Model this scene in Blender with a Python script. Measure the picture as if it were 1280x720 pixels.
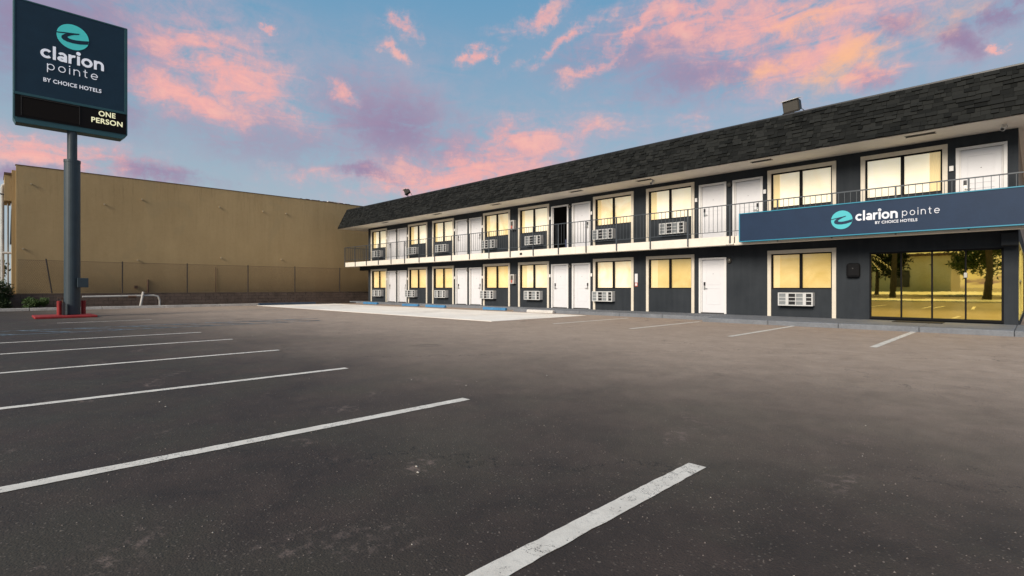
import bpy, math, random
from mathutils import Vector, Matrix, noise
random.seed(7)
S = bpy.context.scene
for o in list(bpy.data.objects): bpy.data.objects.remove(o)
R = math.radians
# ------------------------------------------------------------------ camera
CAM_H = 1.10; TH = R(45.0438)
cd = bpy.data.cameras.new("camera"); cam = bpy.data.objects.new("camera", cd)
S.collection.objects.link(cam); S.camera = cam
cd.sensor_width = 36; cd.lens = 36*653/1280; cd.shift_y = -0.75/1280
cd.clip_start = 0.05; cd.clip_end = 6000
cam.location = (0, 0, CAM_H); cam.rotation_euler = (R(90), 0, TH)
S.render.resolution_x = 1024; S.render.resolution_y = 576
# ------------------------------------------------------------------ look
S.view_settings.view_transform = 'Standard'; S.view_settings.look = 'None'
S.view_settings.exposure = 0; S.view_settings.gamma = 1
# ------------------------------------------------------------------ sun (soft, low evening light that falls on the front of the motel)
SUN_TO = Vector((0.15, -0.88, 0.45)).normalized()      # towards the sun
sl = bpy.data.lights.new("sun", 'SUN'); so = bpy.data.objects.new("sun", sl)
S.collection.objects.link(so); sl.energy = 4.7; sl.angle = R(24); sl.color = (1.0, 0.90, 0.77)
so.rotation_euler = SUN_TO.to_track_quat('Z', 'Y').to_euler()
so.location = (0, 0, 30)
# ------------------------------------------------------------------ node helper
class NT:
    def __init__(s, tree): s.t = tree; s.n = tree.nodes; s.l = tree.links
    def add(s, kind, **kw):
        n = s.n.new(kind)
        for k, v in kw.items(): setattr(n, k, v)
        return n
    def put(s, n, key, v):
        if v is None: return
        sock = n.inputs[key]
        if isinstance(v, bpy.types.NodeSocket): s.l.new(v, sock)
        else: sock.default_value = v
    def math(s, op, a, b=None, c=None, clamp=False):
        n = s.add('ShaderNodeMath', operation=op, use_clamp=clamp)
        s.put(n, 0, a); s.put(n, 1, b); s.put(n, 2, c); return n.outputs[0]
    def vmath(s, op, a, b=None):
        n = s.add('ShaderNodeVectorMath', operation=op); s.put(n, 0, a); s.put(n, 1, b)
        return n.outputs['Value'] if op in ('LENGTH', 'DOT_PRODUCT') else n.outputs[0]
    def noise(s, vec, scale, detail=4, rough=.5, dist=0, out=0):
        n = s.add('ShaderNodeTexNoise'); s.put(n, 'Vector', vec); s.put(n, 'Scale', scale)
        s.put(n, 'Detail', detail); s.put(n, 'Roughness', rough); s.put(n, 'Distortion', dist); return n.outputs[out]
    def vor(s, vec, scale, feature='F1', out=0):
        n = s.add('ShaderNodeTexVoronoi', feature=feature); s.put(n, 'Vector', vec); s.put(n, 'Scale', scale); return n.outputs[out]
    def mr(s, v, a, b, c=0., d=1., smooth=False):
        n = s.add('ShaderNodeMapRange'); n.clamp = True
        if smooth: n.interpolation_type = 'SMOOTHSTEP'
        s.put(n, 0, v); s.put(n, 1, a); s.put(n, 2, b); s.put(n, 3, c); s.put(n, 4, d); return n.outputs[0]
    def mix(s, f, a, b, mode='MIX'):
        n = s.add('ShaderNodeMix', data_type='RGBA', blend_type=mode)
        s.put(n, 0, f)
        for i, v in ((6, a), (7, b)):
            if not isinstance(v, bpy.types.NodeSocket): v = (*v[:3], 1)
            s.put(n, i, v)
        return n.outputs[2]
# ------------------------------------------------------------------ sky
W = bpy.data.worlds.new("World"); S.world = W; W.use_nodes = True
w = NT(W.node_tree); w.n.clear()
wo = w.add('ShaderNodeOutputWorld'); bg = w.add('ShaderNodeBackground')
sky = w.add('ShaderNodeTexSky', sky_type='NISHITA'); sky.sun_disc = False
sky.sun_elevation = math.asin(SUN_TO.z); sky.sun_rotation = math.atan2(SUN_TO.x, SUN_TO.y)
sky.air_density = 1.0; sky.dust_density = 1.2; sky.ozone_density = 2.0
tc = w.add('ShaderNodeTexCoord'); dirv = tc.outputs['Generated']
rot = w.add('ShaderNodeVectorRotate', rotation_type='Z_AXIS'); w.put(rot, 'Vector', dirv); w.put(rot, 'Angle', -TH)
sep = w.add('ShaderNodeSeparateXYZ'); w.put(sep, 0, rot.outputs[0])
az = w.math('ARCTAN2', sep.outputs[0], sep.outputs[1])      # bearing, clockwise from the street corner
el = w.math('ARCSINE', sep.outputs[2])
warp1 = w.vmath('SUBTRACT', w.noise(dirv, 9, 9, .68, 0, 1), (.5, .5, .5))
cmb = w.add('ShaderNodeCombineXYZ'); w.put(cmb, 0, az); w.put(cmb, 1, el)
sc1 = w.add('ShaderNodeVectorMath', operation='MULTIPLY'); w.put(sc1, 0, warp1); w.put(sc1, 1, (.20, .11, 0))
P = w.vmath('ADD', cmb.outputs[0], sc1.outputs[0])
def deg_of(px, py):       # notes taken as offsets are turned into bearings and heights above the horizon
    a = math.atan2(px-640, 653); e = math.atan2((359.25-py), math.hypot(653, px-640)); return a, e
def blob(px, py, rx, ry, ang, soft=.25):
    soft = soft-.25; rx *= 1.2; ry *= 1.25
    a, e = deg_of(px, py); k = 1/(653*(1+((px-640)/653)**2))
    m = w.add('ShaderNodeMapping', vector_type='TEXTURE'); w.put(m, 'Vector', P)
    m.inputs['Location'].default_value = (a, e, 0); m.inputs['Rotation'].default_value = (0, 0, R(ang))
    m.inputs['Scale'].default_value = (rx*k, ry/653/math.sqrt(1+((px-640)/653)**2), 1)
    return w.mr(w.vmath('LENGTH', m.outputs[0]), 1.25, soft, 0, 1, True)
def field(lst):
    out = None
    for b in lst:
        amp = b[6] if len(b) > 6 else 1
        v = blob(*b[:6]);
        if amp != 1: v = w.math('MULTIPLY', v, amp)
        out = v if out is None else w.math('MAXIMUM', out, v)
    return out
coral = field([(285, 92, 135, 46, -22, .2), (230, 125, 100, 28, -8, .2), (60, 188, 190, 22, -4, .2), (345, 130, 60, 22, -15, .3, .8),
    (650, 178, 120, 26, 12, .2, .9), (590, 212, 120, 24, 5, .2), (540, 228, 110, 18, 8, .2), (595, 72, 26, 10, 20, .3), (332, 38, 16, 8, 0, .3),
    (500, 26, 26, 10, -10, .3, .8), (494, 60, 22, 9, -20, .3, .8), (430, 122, 24, 12, -20, .3, .8), (705, 52, 70, 9, 25, .3, .9), (740, 85, 60, 8, 22, .3, .7),
    (670, 22, 60, 10, 15, .3, .8), (790, 40, 70, 12, 30, .3, .9), (980, 20, 210, 46, 0, .1), (1020, 62, 150, 44, 8, .1), (880, 20, 150, 26, 8, .3, .9),
    (1240, 57, 18, 7, 15, .3), (855, 152, 30, 14, 0, .3, .5), (395, 222, 70, 12, 0, .3, .55), (1075, 100, 50, 16, 20, .3, .8), (740, 160, 60, 14, 4, .3, .7)])
gold = field([(1050, 82, 75, 26, 20, .1), (1000, 20, 60, 20, 10, .2, .7), (950, 88, 60, 14, 15, .2, .6), (1180, 25, 60, 20, 20, .2, .4)])
lilac = field([(80, 45, 190, 60, 4, .1, .9), (190, 214, 80, 13, -4, .2), (30, 214, 90, 12, 0, .2, .9), (490, 160, 90, 46, -12, .2, .85), (470, 218, 46, 9, 0, .2),
    (880, 88, 110, 30, 4, .2, .75), (820, 60, 120, 30, 6, .2, .6), (1194, 55, 32, 26, 10, .2), (1120, 30, 40, 16, -5, .2, .9), (1082, 102, 24, 12, 0, .2, .8),
    (1244, 12, 22, 16, 10, .2, .9), (690, 220, 80, 16, 0, .2, .5), (330, 170, 180, 30, -6, .3, .35), (560, 190, 100, 30, 0, .3, .5), (120, 120, 90, 40, 0, .2, .6)])
# streaky fine structure, in the plane of the cloud deck
ze = w.math('MAXIMUM', w.math('ADD', sep.outputs[2], .12), .05)
pl = w.add('ShaderNodeCombineXYZ'); w.put(pl, 0, w.math('DIVIDE', sep.outputs[0], ze)); w.put(pl, 1, w.math('DIVIDE', sep.outputs[1], ze))
fine = w.noise(pl.outputs[0], 3.2, 9, .62, .5)
fine2 = w.noise(dirv, 11, 8, .66, .4)
tex = w.math('ADD', w.math('MULTIPLY', fine, .5), w.math('MULTIPLY', fine2, .5))
outside = w.mr(w.math('ABSOLUTE', az), .85, 1.3, 0, 1, True)
above = w.mr(el, .50, .75, 0, 1, True)
rest = w.math('MAXIMUM', outside, above)
genA = w.mr(w.noise(pl.outputs[0], .55, 4, .55, .6), .48, .66, 0, 1, True)
genB = w.mr(w.noise(pl.outputs[0], .45, 3, .5, 2.5), .52, .7, 0, 1, True)
genA = w.math('MULTIPLY', genA, w.mr(el, .16, .34))
coral = w.math('MAXIMUM', coral, w.math('MULTIPLY', genA, rest)); lilac = w.math('MAXIMUM', lilac, w.math('MULTIPLY', genB, rest))
def dens(f, lo, hi, k):    # blob field eaten away by the texture
    return w.mr(w.math('ADD', w.math('MULTIPLY', f, k), w.math('MULTIPLY', tex, 1.5)), lo, hi, 0, 1, True)
stretch = w.vmath('MULTIPLY', cmb.outputs[0], (9., 30., 1.))
streak = w.noise(stretch, 1.0, 8, .62, .9)
wisp = w.mr(w.math('ADD', w.math('MULTIPLY', streak, .40), w.math('ADD', w.math('MULTIPLY', fine2, .32), w.math('MULTIPLY', w.noise(dirv, 30, 8, .72, .5), .28))), .38, .62)
def soft(f, lo, k): return w.math('MULTIPLY', w.math('POWER', f, .7), w.mr(w.math('MULTIPLY_ADD', f, k, wisp), lo, lo+.95, 0, 1, True))
dC = soft(coral, .26, .58); dL = soft(lilac, -.02, .50); dG = soft(gold, .30, .60)
nish = w.mix(1, sky.outputs[0], (.085, .085, .085), 'MULTIPLY')
base = w.mix(w.mr(el, .03, .53, 0, 1), (.50, .565, .60), (.15, .38, .60))
base = w.mix(.22, base, nish)
haze = field([(250, 80, 230, 100, -10, 0), (60, 200, 260, 50, 0, 0, .8), (600, 200, 260, 60, 4, 0), (980, 50, 340, 90, 0, 0), (1190, 60, 120, 60, 0, 0, .8), (480, 140, 140, 90, 0, 0, .8)])
col = w.mix(w.math('MULTIPLY', w.math('MULTIPLY', haze, w.mr(wisp, .05, .75)), .90), base, (.54, .41, .50))
col = w.mix(w.math('MULTIPLY', dL, .92), col, (.31, .225, .37))
cc = w.mix(w.mr(dC, .10, .70), (.62, .43, .51), (.92, .44, .41)); cc = w.mix(w.mr(wisp, .55, .95), cc, (1.0, .52, .43))
col = w.mix(w.math('MULTIPLY', dC, .92), col, cc)
col = w.mix(w.math('MULTIPLY', dG, .80), col, (1.0, .52, .27))
under = w.mr(el, -.02, .0, 0, 1)
col = w.mix(under, (.10, .10, .10), col)
w.put(bg, 'Color', col); w.put(bg, 'Strength', 1.0); w.l.new(bg.outputs[0], wo.inputs[0])

# ================================================================== materials
MATS = {}
def mat(name, color, rough=.7, metal=0, spec=.3, fn=None, bump=None, vary=0, emit=None, es=0):
    """color constant; vary = strength of blotchy wear; bump = (scale, strength)"""
    m = bpy.data.materials.new(name); m.use_nodes = True; t = NT(m.node_tree)
    b = m.node_tree.nodes['Principled BSDF']; co = t.add('ShaderNodeTexCoord').outputs['Object']
    geo = t.add('ShaderNodeNewGeometry').outputs['Position']
    c = (*color, 1)
    if fn: c = fn(t, geo, b)
    elif vary:
        n1 = t.noise(geo, 2.3, 6, .6); n2 = t.noise(geo, 19, 4, .6)
        f = t.math('ADD', t.math('MULTIPLY', n1, .6), t.math('MULTIPLY', n2, .4))
        c = t.mix(t.mr(f, .35, .65), tuple(x*(1-vary) for x in color), tuple(min(1, x*(1+vary)) for x in color))
    t.put(b, 'Base Color', c); t.put(b, 'Roughness', rough) if not b.inputs['Roughness'].is_linked else None
    b.inputs['Metallic'].default_value = metal; b.inputs['Specular IOR Level'].default_value = spec
    if bump:
        bn = t.add('ShaderNodeBump'); bn.inputs['Strength'].default_value = bump[1]; bn.inputs['Distance'].default_value = bump[2] if len(bump) > 2 else .01
        t.put(bn, 'Height', t.noise(geo, bump[0], 5, .65)); t.l.new(bn.outputs[0], b.inputs['Normal'])
    if emit:
        b.inputs['Emission Color'].default_value = (*emit, 1); b.inputs['Emission Strength'].default_value = es
    MATS[name] = m; return m
def asphalt_fn(t, g, b):
    sp = t.add('ShaderNodeSeparateXYZ'); t.put(sp, 0, g)
    X, Y = sp.outputs[0], sp.outputs[1]
    big = t.noise(g, .35, 5, .6); med = t.noise(g, 1.7, 6, .65, .4); small = t.noise(g, 14, 5, .7); grit = t.noise(g, 130, 3, .7)
    # pool of light painted into the colour: dark street side, lighter towards the motel
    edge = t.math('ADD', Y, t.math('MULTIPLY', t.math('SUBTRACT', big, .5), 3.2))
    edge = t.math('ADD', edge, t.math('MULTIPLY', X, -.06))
    paler = t.mr(edge, 1.6, 10.5, 0, 1, True)
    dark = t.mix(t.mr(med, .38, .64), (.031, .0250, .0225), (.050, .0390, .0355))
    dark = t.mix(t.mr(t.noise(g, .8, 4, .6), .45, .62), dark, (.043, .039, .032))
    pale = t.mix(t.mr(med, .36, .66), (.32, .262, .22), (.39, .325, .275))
    c = t.mix(paler, dark, pale)
    # scuffed, dusty patches
    sc = t.mr(t.math('MULTIPLY', t.mr(t.noise(g, .9, 3, .5, .8), .60, .70), t.mr(small, .47, .62)), .1, .9)
    c = t.mix(t.math('MULTIPLY', sc, .75), c, (.17, .135, .125))
    # aggregate
    v = t.add('ShaderNodeTexVoronoi'); t.put(v, 'Vector', g); t.put(v, 'Scale', 85.)
    sepc = t.add('ShaderNodeSeparateColor'); t.put(sepc, 0, v.outputs['Color'])
    st = t.math('MULTIPLY', t.math('GREATER_THAN', sepc.outputs[0], .93), t.math('LESS_THAN', v.outputs['Distance'], .42))
    c = t.mix(t.math('MULTIPLY', st, .5), c, (.17, .15, .135))
    v3 = t.add('ShaderNodeTexVoronoi'); t.put(v3, 'Vector', g); t.put(v3, 'Scale', 22.)
    s3 = t.add('ShaderNodeSeparateColor'); t.put(s3, 0, v3.outputs['Color'])
    st3 = t.math('MULTIPLY', t.math('GREATER_THAN', s3.outputs[1], .975), t.math('LESS_THAN', v3.outputs['Distance'], .16))
    c = t.mix(t.math('MULTIPLY', st3, .5), c, (.20, .18, .16))
    c = t.mix(.75, c, t.mix(t.mr(grit, .3, .72), (.30, .30, .30), (1., 1., 1.)), 'MULTIPLY')
    c = t.mix(1, c, (1.38, 1.27, 1.155), 'MULTIPLY')
    mo = t.math('ADD', t.math('MULTIPLY', t.noise(g, 5.5, 5, .7), .5), t.math('MULTIPLY', t.noise(g, 38, 4, .75), .5))
    c = t.mix(1, c, t.mix(t.mr(mo, .38, .62), (.86, .86, .86), (1.10, 1.10, 1.10)), 'MULTIPLY')
    # hairline cracks
    vc = t.add('ShaderNodeTexVoronoi', feature='DISTANCE_TO_EDGE')
    wv = t.vmath('ADD', g, t.vmath('SUBTRACT', t.noise(g, 2.2, 5, .7, 0, 1), (.5, .5, .5)))
    t.put(vc, 'Vector', wv); t.put(vc, 'Scale', .16)
    cr = t.math('MULTIPLY', t.math('LESS_THAN', vc.outputs[0], .0010), t.mr(big, .45, .55))
    c = t.mix(t.math('MULTIPLY', cr, .85), c, (.012, .011, .010))
    # oil stains in the stalls
    oil = t.mr(t.noise(g, .55, 4, .6, .3), .66, .74, 0, .45)
    c = t.mix(oil, c, (.022, .020, .019))
    bn = t.add('ShaderNodeBump'); bn.inputs['Strength'].default_value = .75; bn.inputs['Distance'].default_value = .006
    h = t.math('ADD', t.math('MULTIPLY', grit, .7), t.math('ADD', t.math('MULTIPLY', v.outputs['Distance'], -.5), t.math('MULTIPLY', small, .5)))
    t.put(bn, 'Height', h); t.l.new(bn.outputs[0], b.inputs['Normal'])
    t.put(b, 'Roughness', t.mr(med, .3, .7, .72, .88)); return c
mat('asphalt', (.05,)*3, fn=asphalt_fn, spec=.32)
def conc_fn(t, g, b):
    n1 = t.noise(g, .8, 6, .62, .5); n2 = t.noise(g, 9, 5, .65); n3 = t.noise(g, 90, 3, .6)
    c = t.mix(t.mr(n1, .34, .66), (.84, .76, .66), (.93, .87, .78))
    c = t.mix(t.mr(n2, .55, .72, 0, .35), c, (.50, .43, .36)); c = t.mix(t.mr(t.noise(g, .45, 4, .6), .56, .68, 0, .4), c, (.52, .46, .40))
    bn = t.add('ShaderNodeBump'); bn.inputs['Strength'].default_value = .3; bn.inputs['Distance'].default_value = .004
    t.put(bn, 'Height', n3); t.l.new(bn.outputs[0], b.inputs['Normal']); return c
mat('pale_concrete', (.7,)*3, fn=conc_fn, rough=.8)
mat('grey_concrete', (.155, .165, .18), .8, vary=.22, bump=(60, .35, .004))
mat('kerb_concrete', (.42, .40, .37), .85, vary=.3, bump=(40, .4, .006))
mat('street_concrete', (.85, .80, .70), .85, vary=.12)
def paint_fn(t, g, b):
    n1 = t.noise(g, 60, 4, .7); n2 = t.noise(g, 5, 5, .65); n3 = t.noise(g, 22, 6, .75)
    c = t.mix(t.mr(n2, .35, .65), (.58, .535, .47), (.74, .69, .61))
    chip = t.math('MULTIPLY', t.mr(n2, .53, .66), t.mr(n3, .48, .60))
    c = t.mix(t.math('MULTIPLY', chip, .7), c, (.10, .09, .082))
    c = t.mix(t.mr(n1, .60, .72, 0, .55), c, (.16, .15, .14))
    # hairline cracks across the paint
    vc = t.add('ShaderNodeTexVoronoi', feature='DISTANCE_TO_EDGE')
    t.put(vc, 'Vector', t.vmath('ADD', g, t.vmath('SUBTRACT', t.noise(g, 9, 4, .7, 0, 1), (.5, .5, .5)))); t.put(vc, 'Scale', 1.1)
    c = t.mix(t.math('LESS_THAN', vc.outputs[0], .006), c, (.07, .065, .06))
    bn = t.add('ShaderNodeBump'); bn.inputs['Strength'].default_value = .6; bn.inputs['Distance'].default_value = .004
    t.put(bn, 'Height', t.noise(g, 130, 3, .7)); t.l.new(bn.outputs[0], b.inputs['Normal'])
    return c
mat('road_paint', (.6,)*3, fn=paint_fn, rough=.7)
def bluep_fn(t, g, b):
    n = t.noise(g, 6, 6, .7); return t.mix(t.mr(n, .42, .60), (.075, .078, .080), (.19, .27, .33))
mat('blue_paint', (.1, .2, .3), fn=bluep_fn, rough=.75)
def wall_fn(t, g, b):
    n1 = t.noise(g, 1.1, 6, .6); mp = t.add('ShaderNodeMapping'); t.put(mp, 'Vector', g); mp.inputs['Scale'].default_value = (3, 3, .25)
    st = t.noise(mp.outputs[0], 2.2, 5, .6)
    f = t.math('ADD', t.math('MULTIPLY', n1, .6), t.math('MULTIPLY', st, .4))
    return t.mix(t.mr(f, .36, .64), (.021, .025, .030), (.033, .038, .044))
mat('charcoal_stucco', (.04,)*3, fn=wall_fn, rough=.9, bump=(55, .45, .008), spec=.2)
def tan_fn(t, g, b):
    n1 = t.noise(g, .35, 6, .6); mp = t.add('ShaderNodeMapping'); t.put(mp, 'Vector', g); mp.inputs['Scale'].default_value = (1, 1, .12)
    st = t.noise(mp.outputs[0], 1.6, 6, .65); n3 = t.noise(g, 6, 5, .6)
    f = t.math('ADD', t.math('MULTIPLY', n1, .45), t.math('ADD', t.math('MULTIPLY', st, .35), t.math('MULTIPLY', n3, .2)))
    c = t.mix(t.mr(f, .36, .64), (.315, .228, .116), (.395, .290, .152))
    drip = t.add('ShaderNodeMapping'); t.put(drip, 'Vector', g); drip.inputs['Scale'].default_value = (1, 5, .35)
    sp = t.add('ShaderNodeSeparateXYZ'); t.put(sp, 0, g)
    dd = t.math('MULTIPLY', t.mr(t.noise(drip.outputs[0], 1.5, 6, .7), .52, .72), t.mr(sp.outputs[2], 3.5, 7.2))
    c = t.mix(t.math('MULTIPLY', dd, .38), c, (.10, .078, .042))
    pt = t.mr(t.noise(g, .5, 3, .4, 1.), .60, .63, 0, .30); return t.mix(pt, c, (.30, .235, .13))
mat('tan_stucco', (.35, .27, .16), fn=tan_fn, rough=.9, bump=(22, .35, .02), spec=.15)
mat('cream_trim', (.62, .56, .46), .6, vary=.07, bump=(50, .2, .003))
mat('cream_soffit', (.88, .82, .72), .7, vary=.06, bump=(30, .2, .004))
mat('fascia_white', (.68, .625, .54), .6, vary=.08, bump=(30, .25, .004))
mat('door_white', (.63, .625, .64), .42, vary=.02)
mat('frame_white', (.66, .645, .63), .5, vary=.04)
mat('black_metal', (.012, .012, .014), .35, spec=.5)
mat('matt_black', (.006, .006, .007), .75, spec=.15); mat('rail_iron', (.045, .055, .065), .45, vary=.3, spec=.5)
mat('dark_bronze', (.035, .033, .032), .4, spec=.5)
mat('steel', (.55, .54, .50), .3, metal=.9)
mat('ac_white', (.52, .52, .51), .45, vary=.06)
mat('ac_grey', (.20, .215, .22), .55); mat('ac_dark', (.012, .013, .014), .6)
mat('dark_room', (.008, .008, .011), .8); mat('bed_blue', (.05, .06, .12), .8)
mat('navy_panel', (.012, .028, .062), .5, vary=.10, spec=.2)
mat('navy_sign', (.009, .030, .052), .5, vary=.10, spec=.25)
mat('teal_metal', (.015, .072, .085), .45, vary=.12, spec=.5)
mat('cyan_trim', (.018, .20, .30), .4, spec=.5)
mat('logo_teal', (.08, .60, .58), .4, emit=(.05, .5, .48), es=.12)
mat('logo_cyan', (.07, .43, .48), .4)
mat('letter_white', (.85, .87, .93), .4, emit=(.8, .85, .95), es=.18)
mat('letter_white_flat', (.66, .68, .74), .4)
mat('led_black', (.004, .003, .003), .6, spec=.15); mat('led_screen', (.009, .007, .006), .7, spec=.1)
mat('led_text', (.7, .68, .45), .5, emit=(.85, .82, .50), es=.55)
mat('pole_paint', (.026, .042, .052), .5, vary=.15, spec=.4, bump=(12, .15, .01))
mat('red_paint', (.26, .022, .022), .6, vary=.25, bump=(30, .3, .005))
mat('kerb_blue', (.035, .055, .085), .7, vary=.3); mat('blue_stop', (.055, .19, .36), .65, vary=.25, bump=(30, .4, .006))
mat('white_stop', (.55, .52, .48), .8, vary=.2, bump=(30, .4, .006))
mat('pipe_white', (.42, .40, .37), .6, vary=.25)
mat('pipe_grey', (.20, .19, .18), .6, vary=.25)
mat('rust_brown', (.11, .065, .045), .8, vary=.3)
mat('iron_post', (.035, .028, .025), .6, vary=.3)
mat('block_wall', (.115, .085, .068), .9, vary=.3, bump=(25, .6, .01))
mat('mortar', (.06, .048, .04), .95)
mat('soil', (.05, .036, .026), .95, vary=.4, bump=(9, .8, .03))
mat('leaf_dark', (.036, .056, .020), .6, vary=.4); mat('leaf_green', (.060, .105, .028), .6, vary=.4)
mat('palm_leaf', (.07, .10, .03), .6, vary=.3); mat('trunk', (.13, .10, .07), .9, vary=.3, bump=(20, .7, .02))
mat('red_box', (.45, .10, .07), .5); mat('box_grey', (.42, .40, .38), .45, vary=.1)
mat('rubber', (.015, .015, .016), .9, bump=(80, .5, .004))
mat('flood_body', (.028, .025, .022), .55, vary=.2); mat('flood_glass', (.07, .064, .055), .25, spec=.6); mat('flood_top', (.62, .59, .53), .5)
mat('shop_wall', (.62, .55, .42), .9, vary=.08); mat('shop_dark', (.04, .04, .04), .3, spec=.5)
mat('litter', (.34, .31, .27), .9, vary=.3); mat('gravel_bits', (.14, .12, .11), .9, vary=.4)
mat('tan_light', (.42, .34, .22), .8); mat('plaster_side', (.30, .255, .21), .85, vary=.12, bump=(30, .3, .006))
def shingle_fn(t, g, b):
    oi = t.add('ShaderNodeTexCoord').outputs['Object']
    a = t.add('ShaderNodeAttribute'); a.attribute_name = 'tone'; tone = a.outputs['Fac']
    n = t.noise(g, 60, 4, .7); n2 = t.noise(g, .6, 4, .6); n3 = t.noise(g, 400, 2, .6)
    f = t.math('ADD', t.math('MULTIPLY', tone, .55), t.math('ADD', t.math('MULTIPLY', n, .40), t.math('MULTIPLY', n2, .35)))
    c = t.mix(t.mr(f, .25, 1.0), (.0022, .0028, .0027), (.0195, .0205, .0190))
    return t.mix(t.mr(n3, .55, .75, 0, .3), c, (.04, .039, .037))
mat('shingle', (.03,)*3, fn=shingle_fn, rough=.92, bump=(160, .7, .004), spec=.15)
def blind(name, c1, c2, es, refl):
    m = mat(name, c1, .6); t = NT(m.node_tree); b = m.node_tree.nodes['Principled BSDF']
    g = t.add('ShaderNodeNewGeometry').outputs['Position']
    sp = t.add('ShaderNodeSeparateXYZ'); t.put(sp, 0, g)
    sl_ = t.math('FRACT', t.math('MULTIPLY', sp.outputs[2], 22.))
    n = t.noise(g, 1.3, 4, .55, .8); n2 = t.noise(g, .5, 2, .5)
    f = t.math('ADD', t.math('MULTIPLY', n, .6), t.math('MULTIPLY', n2, .4))
    oi = t.add('ShaderNodeObjectInfo').outputs['Random']
    c = t.mix(t.mr(f, .36, .62), c1, c2); c = t.mix(t.math('MULTIPLY', oi, .30), c, tuple(x*k for x, k in zip(c1, (.90, .80, .60))))
    c = t.mix(t.mr(sl_, .80, .98, 0, .14), c, tuple(x*.55 for x in c1))
    t.put(b, 'Base Color', c); t.put(b, 'Emission Color', c); b.inputs['Emission Strength'].default_value = es
    b.inputs['Coat Weight'].default_value = refl; b.inputs['Coat Roughness'].default_value = .03
    return m
blind('blind_upper', (.76, .68, .49), (.82, .76, .61), .56, .3)
blind('blind_lower', (.70, .50, .21), (.78, .61, .33), .58, .35)
blind('blind_gold', (.52, .36, .10), (.66, .49, .20), .42, .6)
blind('blind_bright', (.68, .52, .26), (.86, .76, .55), .55, .3)
def mirror_fn(t, g, b):
    n = t.noise(g, 1.6, 3, .5)
    return t.mix(t.mr(n, .35, .65), (.80, .58, .13), (.90, .68, .20))
m = mat('gold_glass', (.6, .45, .12), .012, metal=1, fn=mirror_fn, bump=(.9, .012, .02))
m = bpy.data.materials.new('window_glass'); m.use_nodes = True; t = NT(m.node_tree); MATS['window_glass'] = m
m.node_tree.nodes.remove(m.node_tree.nodes['Principled BSDF'])
tr = t.add('ShaderNodeBsdfTransparent'); gl = t.add('ShaderNodeBsdfGlossy'); gl.inputs['Roughness'].default_value = .02; gl.inputs['Color'].default_value = (.9, .85, .7, 1)
mx = t.add('ShaderNodeMixShader'); fr = t.add('ShaderNodeLayerWeight'); fr.inputs[0].default_value = .5
t.put(mx, 0, t.math('MULTIPLY_ADD', t.math('POWER', fr.outputs['Facing'], 5.), .8, .05)); t.l.new(tr.outputs[0], mx.inputs[1]); t.l.new(gl.outputs[0], mx.inputs[2])
t.l.new(mx.outputs[0], m.node_tree.nodes['Material Output'].inputs[0])

# ================================================================== mesh helpers
COL = S.collection
WL = {}                                  # world location of every object built
class MB:
    def __init__(s): s.v = []; s.f = []; s.tone = None
    def box(s, x0, x1, y0, y1, z0, z1):
        i = len(s.v); s.v += [(x, y, z) for z in (z0, z1) for y in (y0, y1) for x in (x0, x1)]
        s.f += [tuple(i+k for k in q) for q in ((0, 2, 3, 1), (4, 5, 7, 6), (0, 1, 5, 4), (2, 6, 7, 3), (0, 4, 6, 2), (1, 3, 7, 5))]; return s
    def quad(s, *p):
        i = len(s.v); s.v += [tuple(q) for q in p]; s.f.append(tuple(range(i, i+len(p)))); return s
    def hexa(s, a, b):                   # a, b: matching rings of n points, closed with caps
        n = len(a); i = len(s.v); s.v += [tuple(q) for q in a] + [tuple(q) for q in b]
        s.f += [(i+k, i+(k+1) % n, i+n+(k+1) % n, i+n+k) for k in range(n)]
        s.f += [tuple(i+k for k in range(n-1, -1, -1)), tuple(i+n+k for k in range(n))]; return s
    def tube(s, pts, r, n=8, caps=True):
        pts = [Vector(p) for p in pts]; rr = r if isinstance(r, (list, tuple)) else [r]*len(pts); i0 = len(s.v); up = None
        for k, p in enumerate(pts):
            d = (pts[min(k+1, len(pts)-1)]-pts[max(k-1, 0)]).normalized()
            if up is None: up = d.orthogonal().normalized()
            up = (up-d*up.dot(d)).normalized(); sd = d.cross(up)
            for j in range(n):
                a = 2*math.pi*j/n; s.v.append(tuple(p+(up*math.cos(a)+sd*math.sin(a))*rr[k]))
        for k in range(len(pts)-1):
            for j in range(n):
                a = i0+k*n+j; b = i0+k*n+(j+1) % n; s.f.append((a, b, b+n, a+n))
        if caps: s.f += [tuple(i0+j for j in range(n-1, -1, -1)), tuple(i0+(len(pts)-1)*n+j for j in range(n))]
        return s
    def build(s, name, m, parent=None, smooth=False, bevel=0, origin=None):
        if origin is None:
            xs, ys, zs = zip(*s.v); origin = ((min(xs)+max(xs))/2, (min(ys)+max(ys))/2, min(zs))
        o_ = Vector(origin)
        me = bpy.data.meshes.new(name); me.from_pydata([tuple(Vector(p)-o_) for p in s.v], [], s.f); me.update()
        if s.tone is not None:
            at = me.attributes.new('tone', 'FLOAT', 'POINT'); at.data.foreach_set('value', s.tone)
        me.materials.append(MATS[m] if isinstance(m, str) else m)
        if smooth: me.polygons.foreach_set('use_smooth', [True]*len(me.polygons))
        return link(name, me, o_, parent, bevel)
def link(name, me, wloc, parent=None, bevel=0):
    o = bpy.data.objects.new(name, me); COL.objects.link(o); wloc = Vector(wloc); WL[o] = wloc
    if parent: o.parent = parent; o.location = wloc-WL[parent]
    else: o.location = wloc
    if bevel:
        b = o.modifiers.new('bevel', 'BEVEL'); b.width = bevel; b.segments = 2; b.limit_method = 'ANGLE'
    return o
def tag(o, label=None, cat=None, group=None, kind=None):
    if label: o['label'] = label
    if cat: o['category'] = cat
    if group: o['group'] = group
    if kind: o['kind'] = kind
    return o
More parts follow.
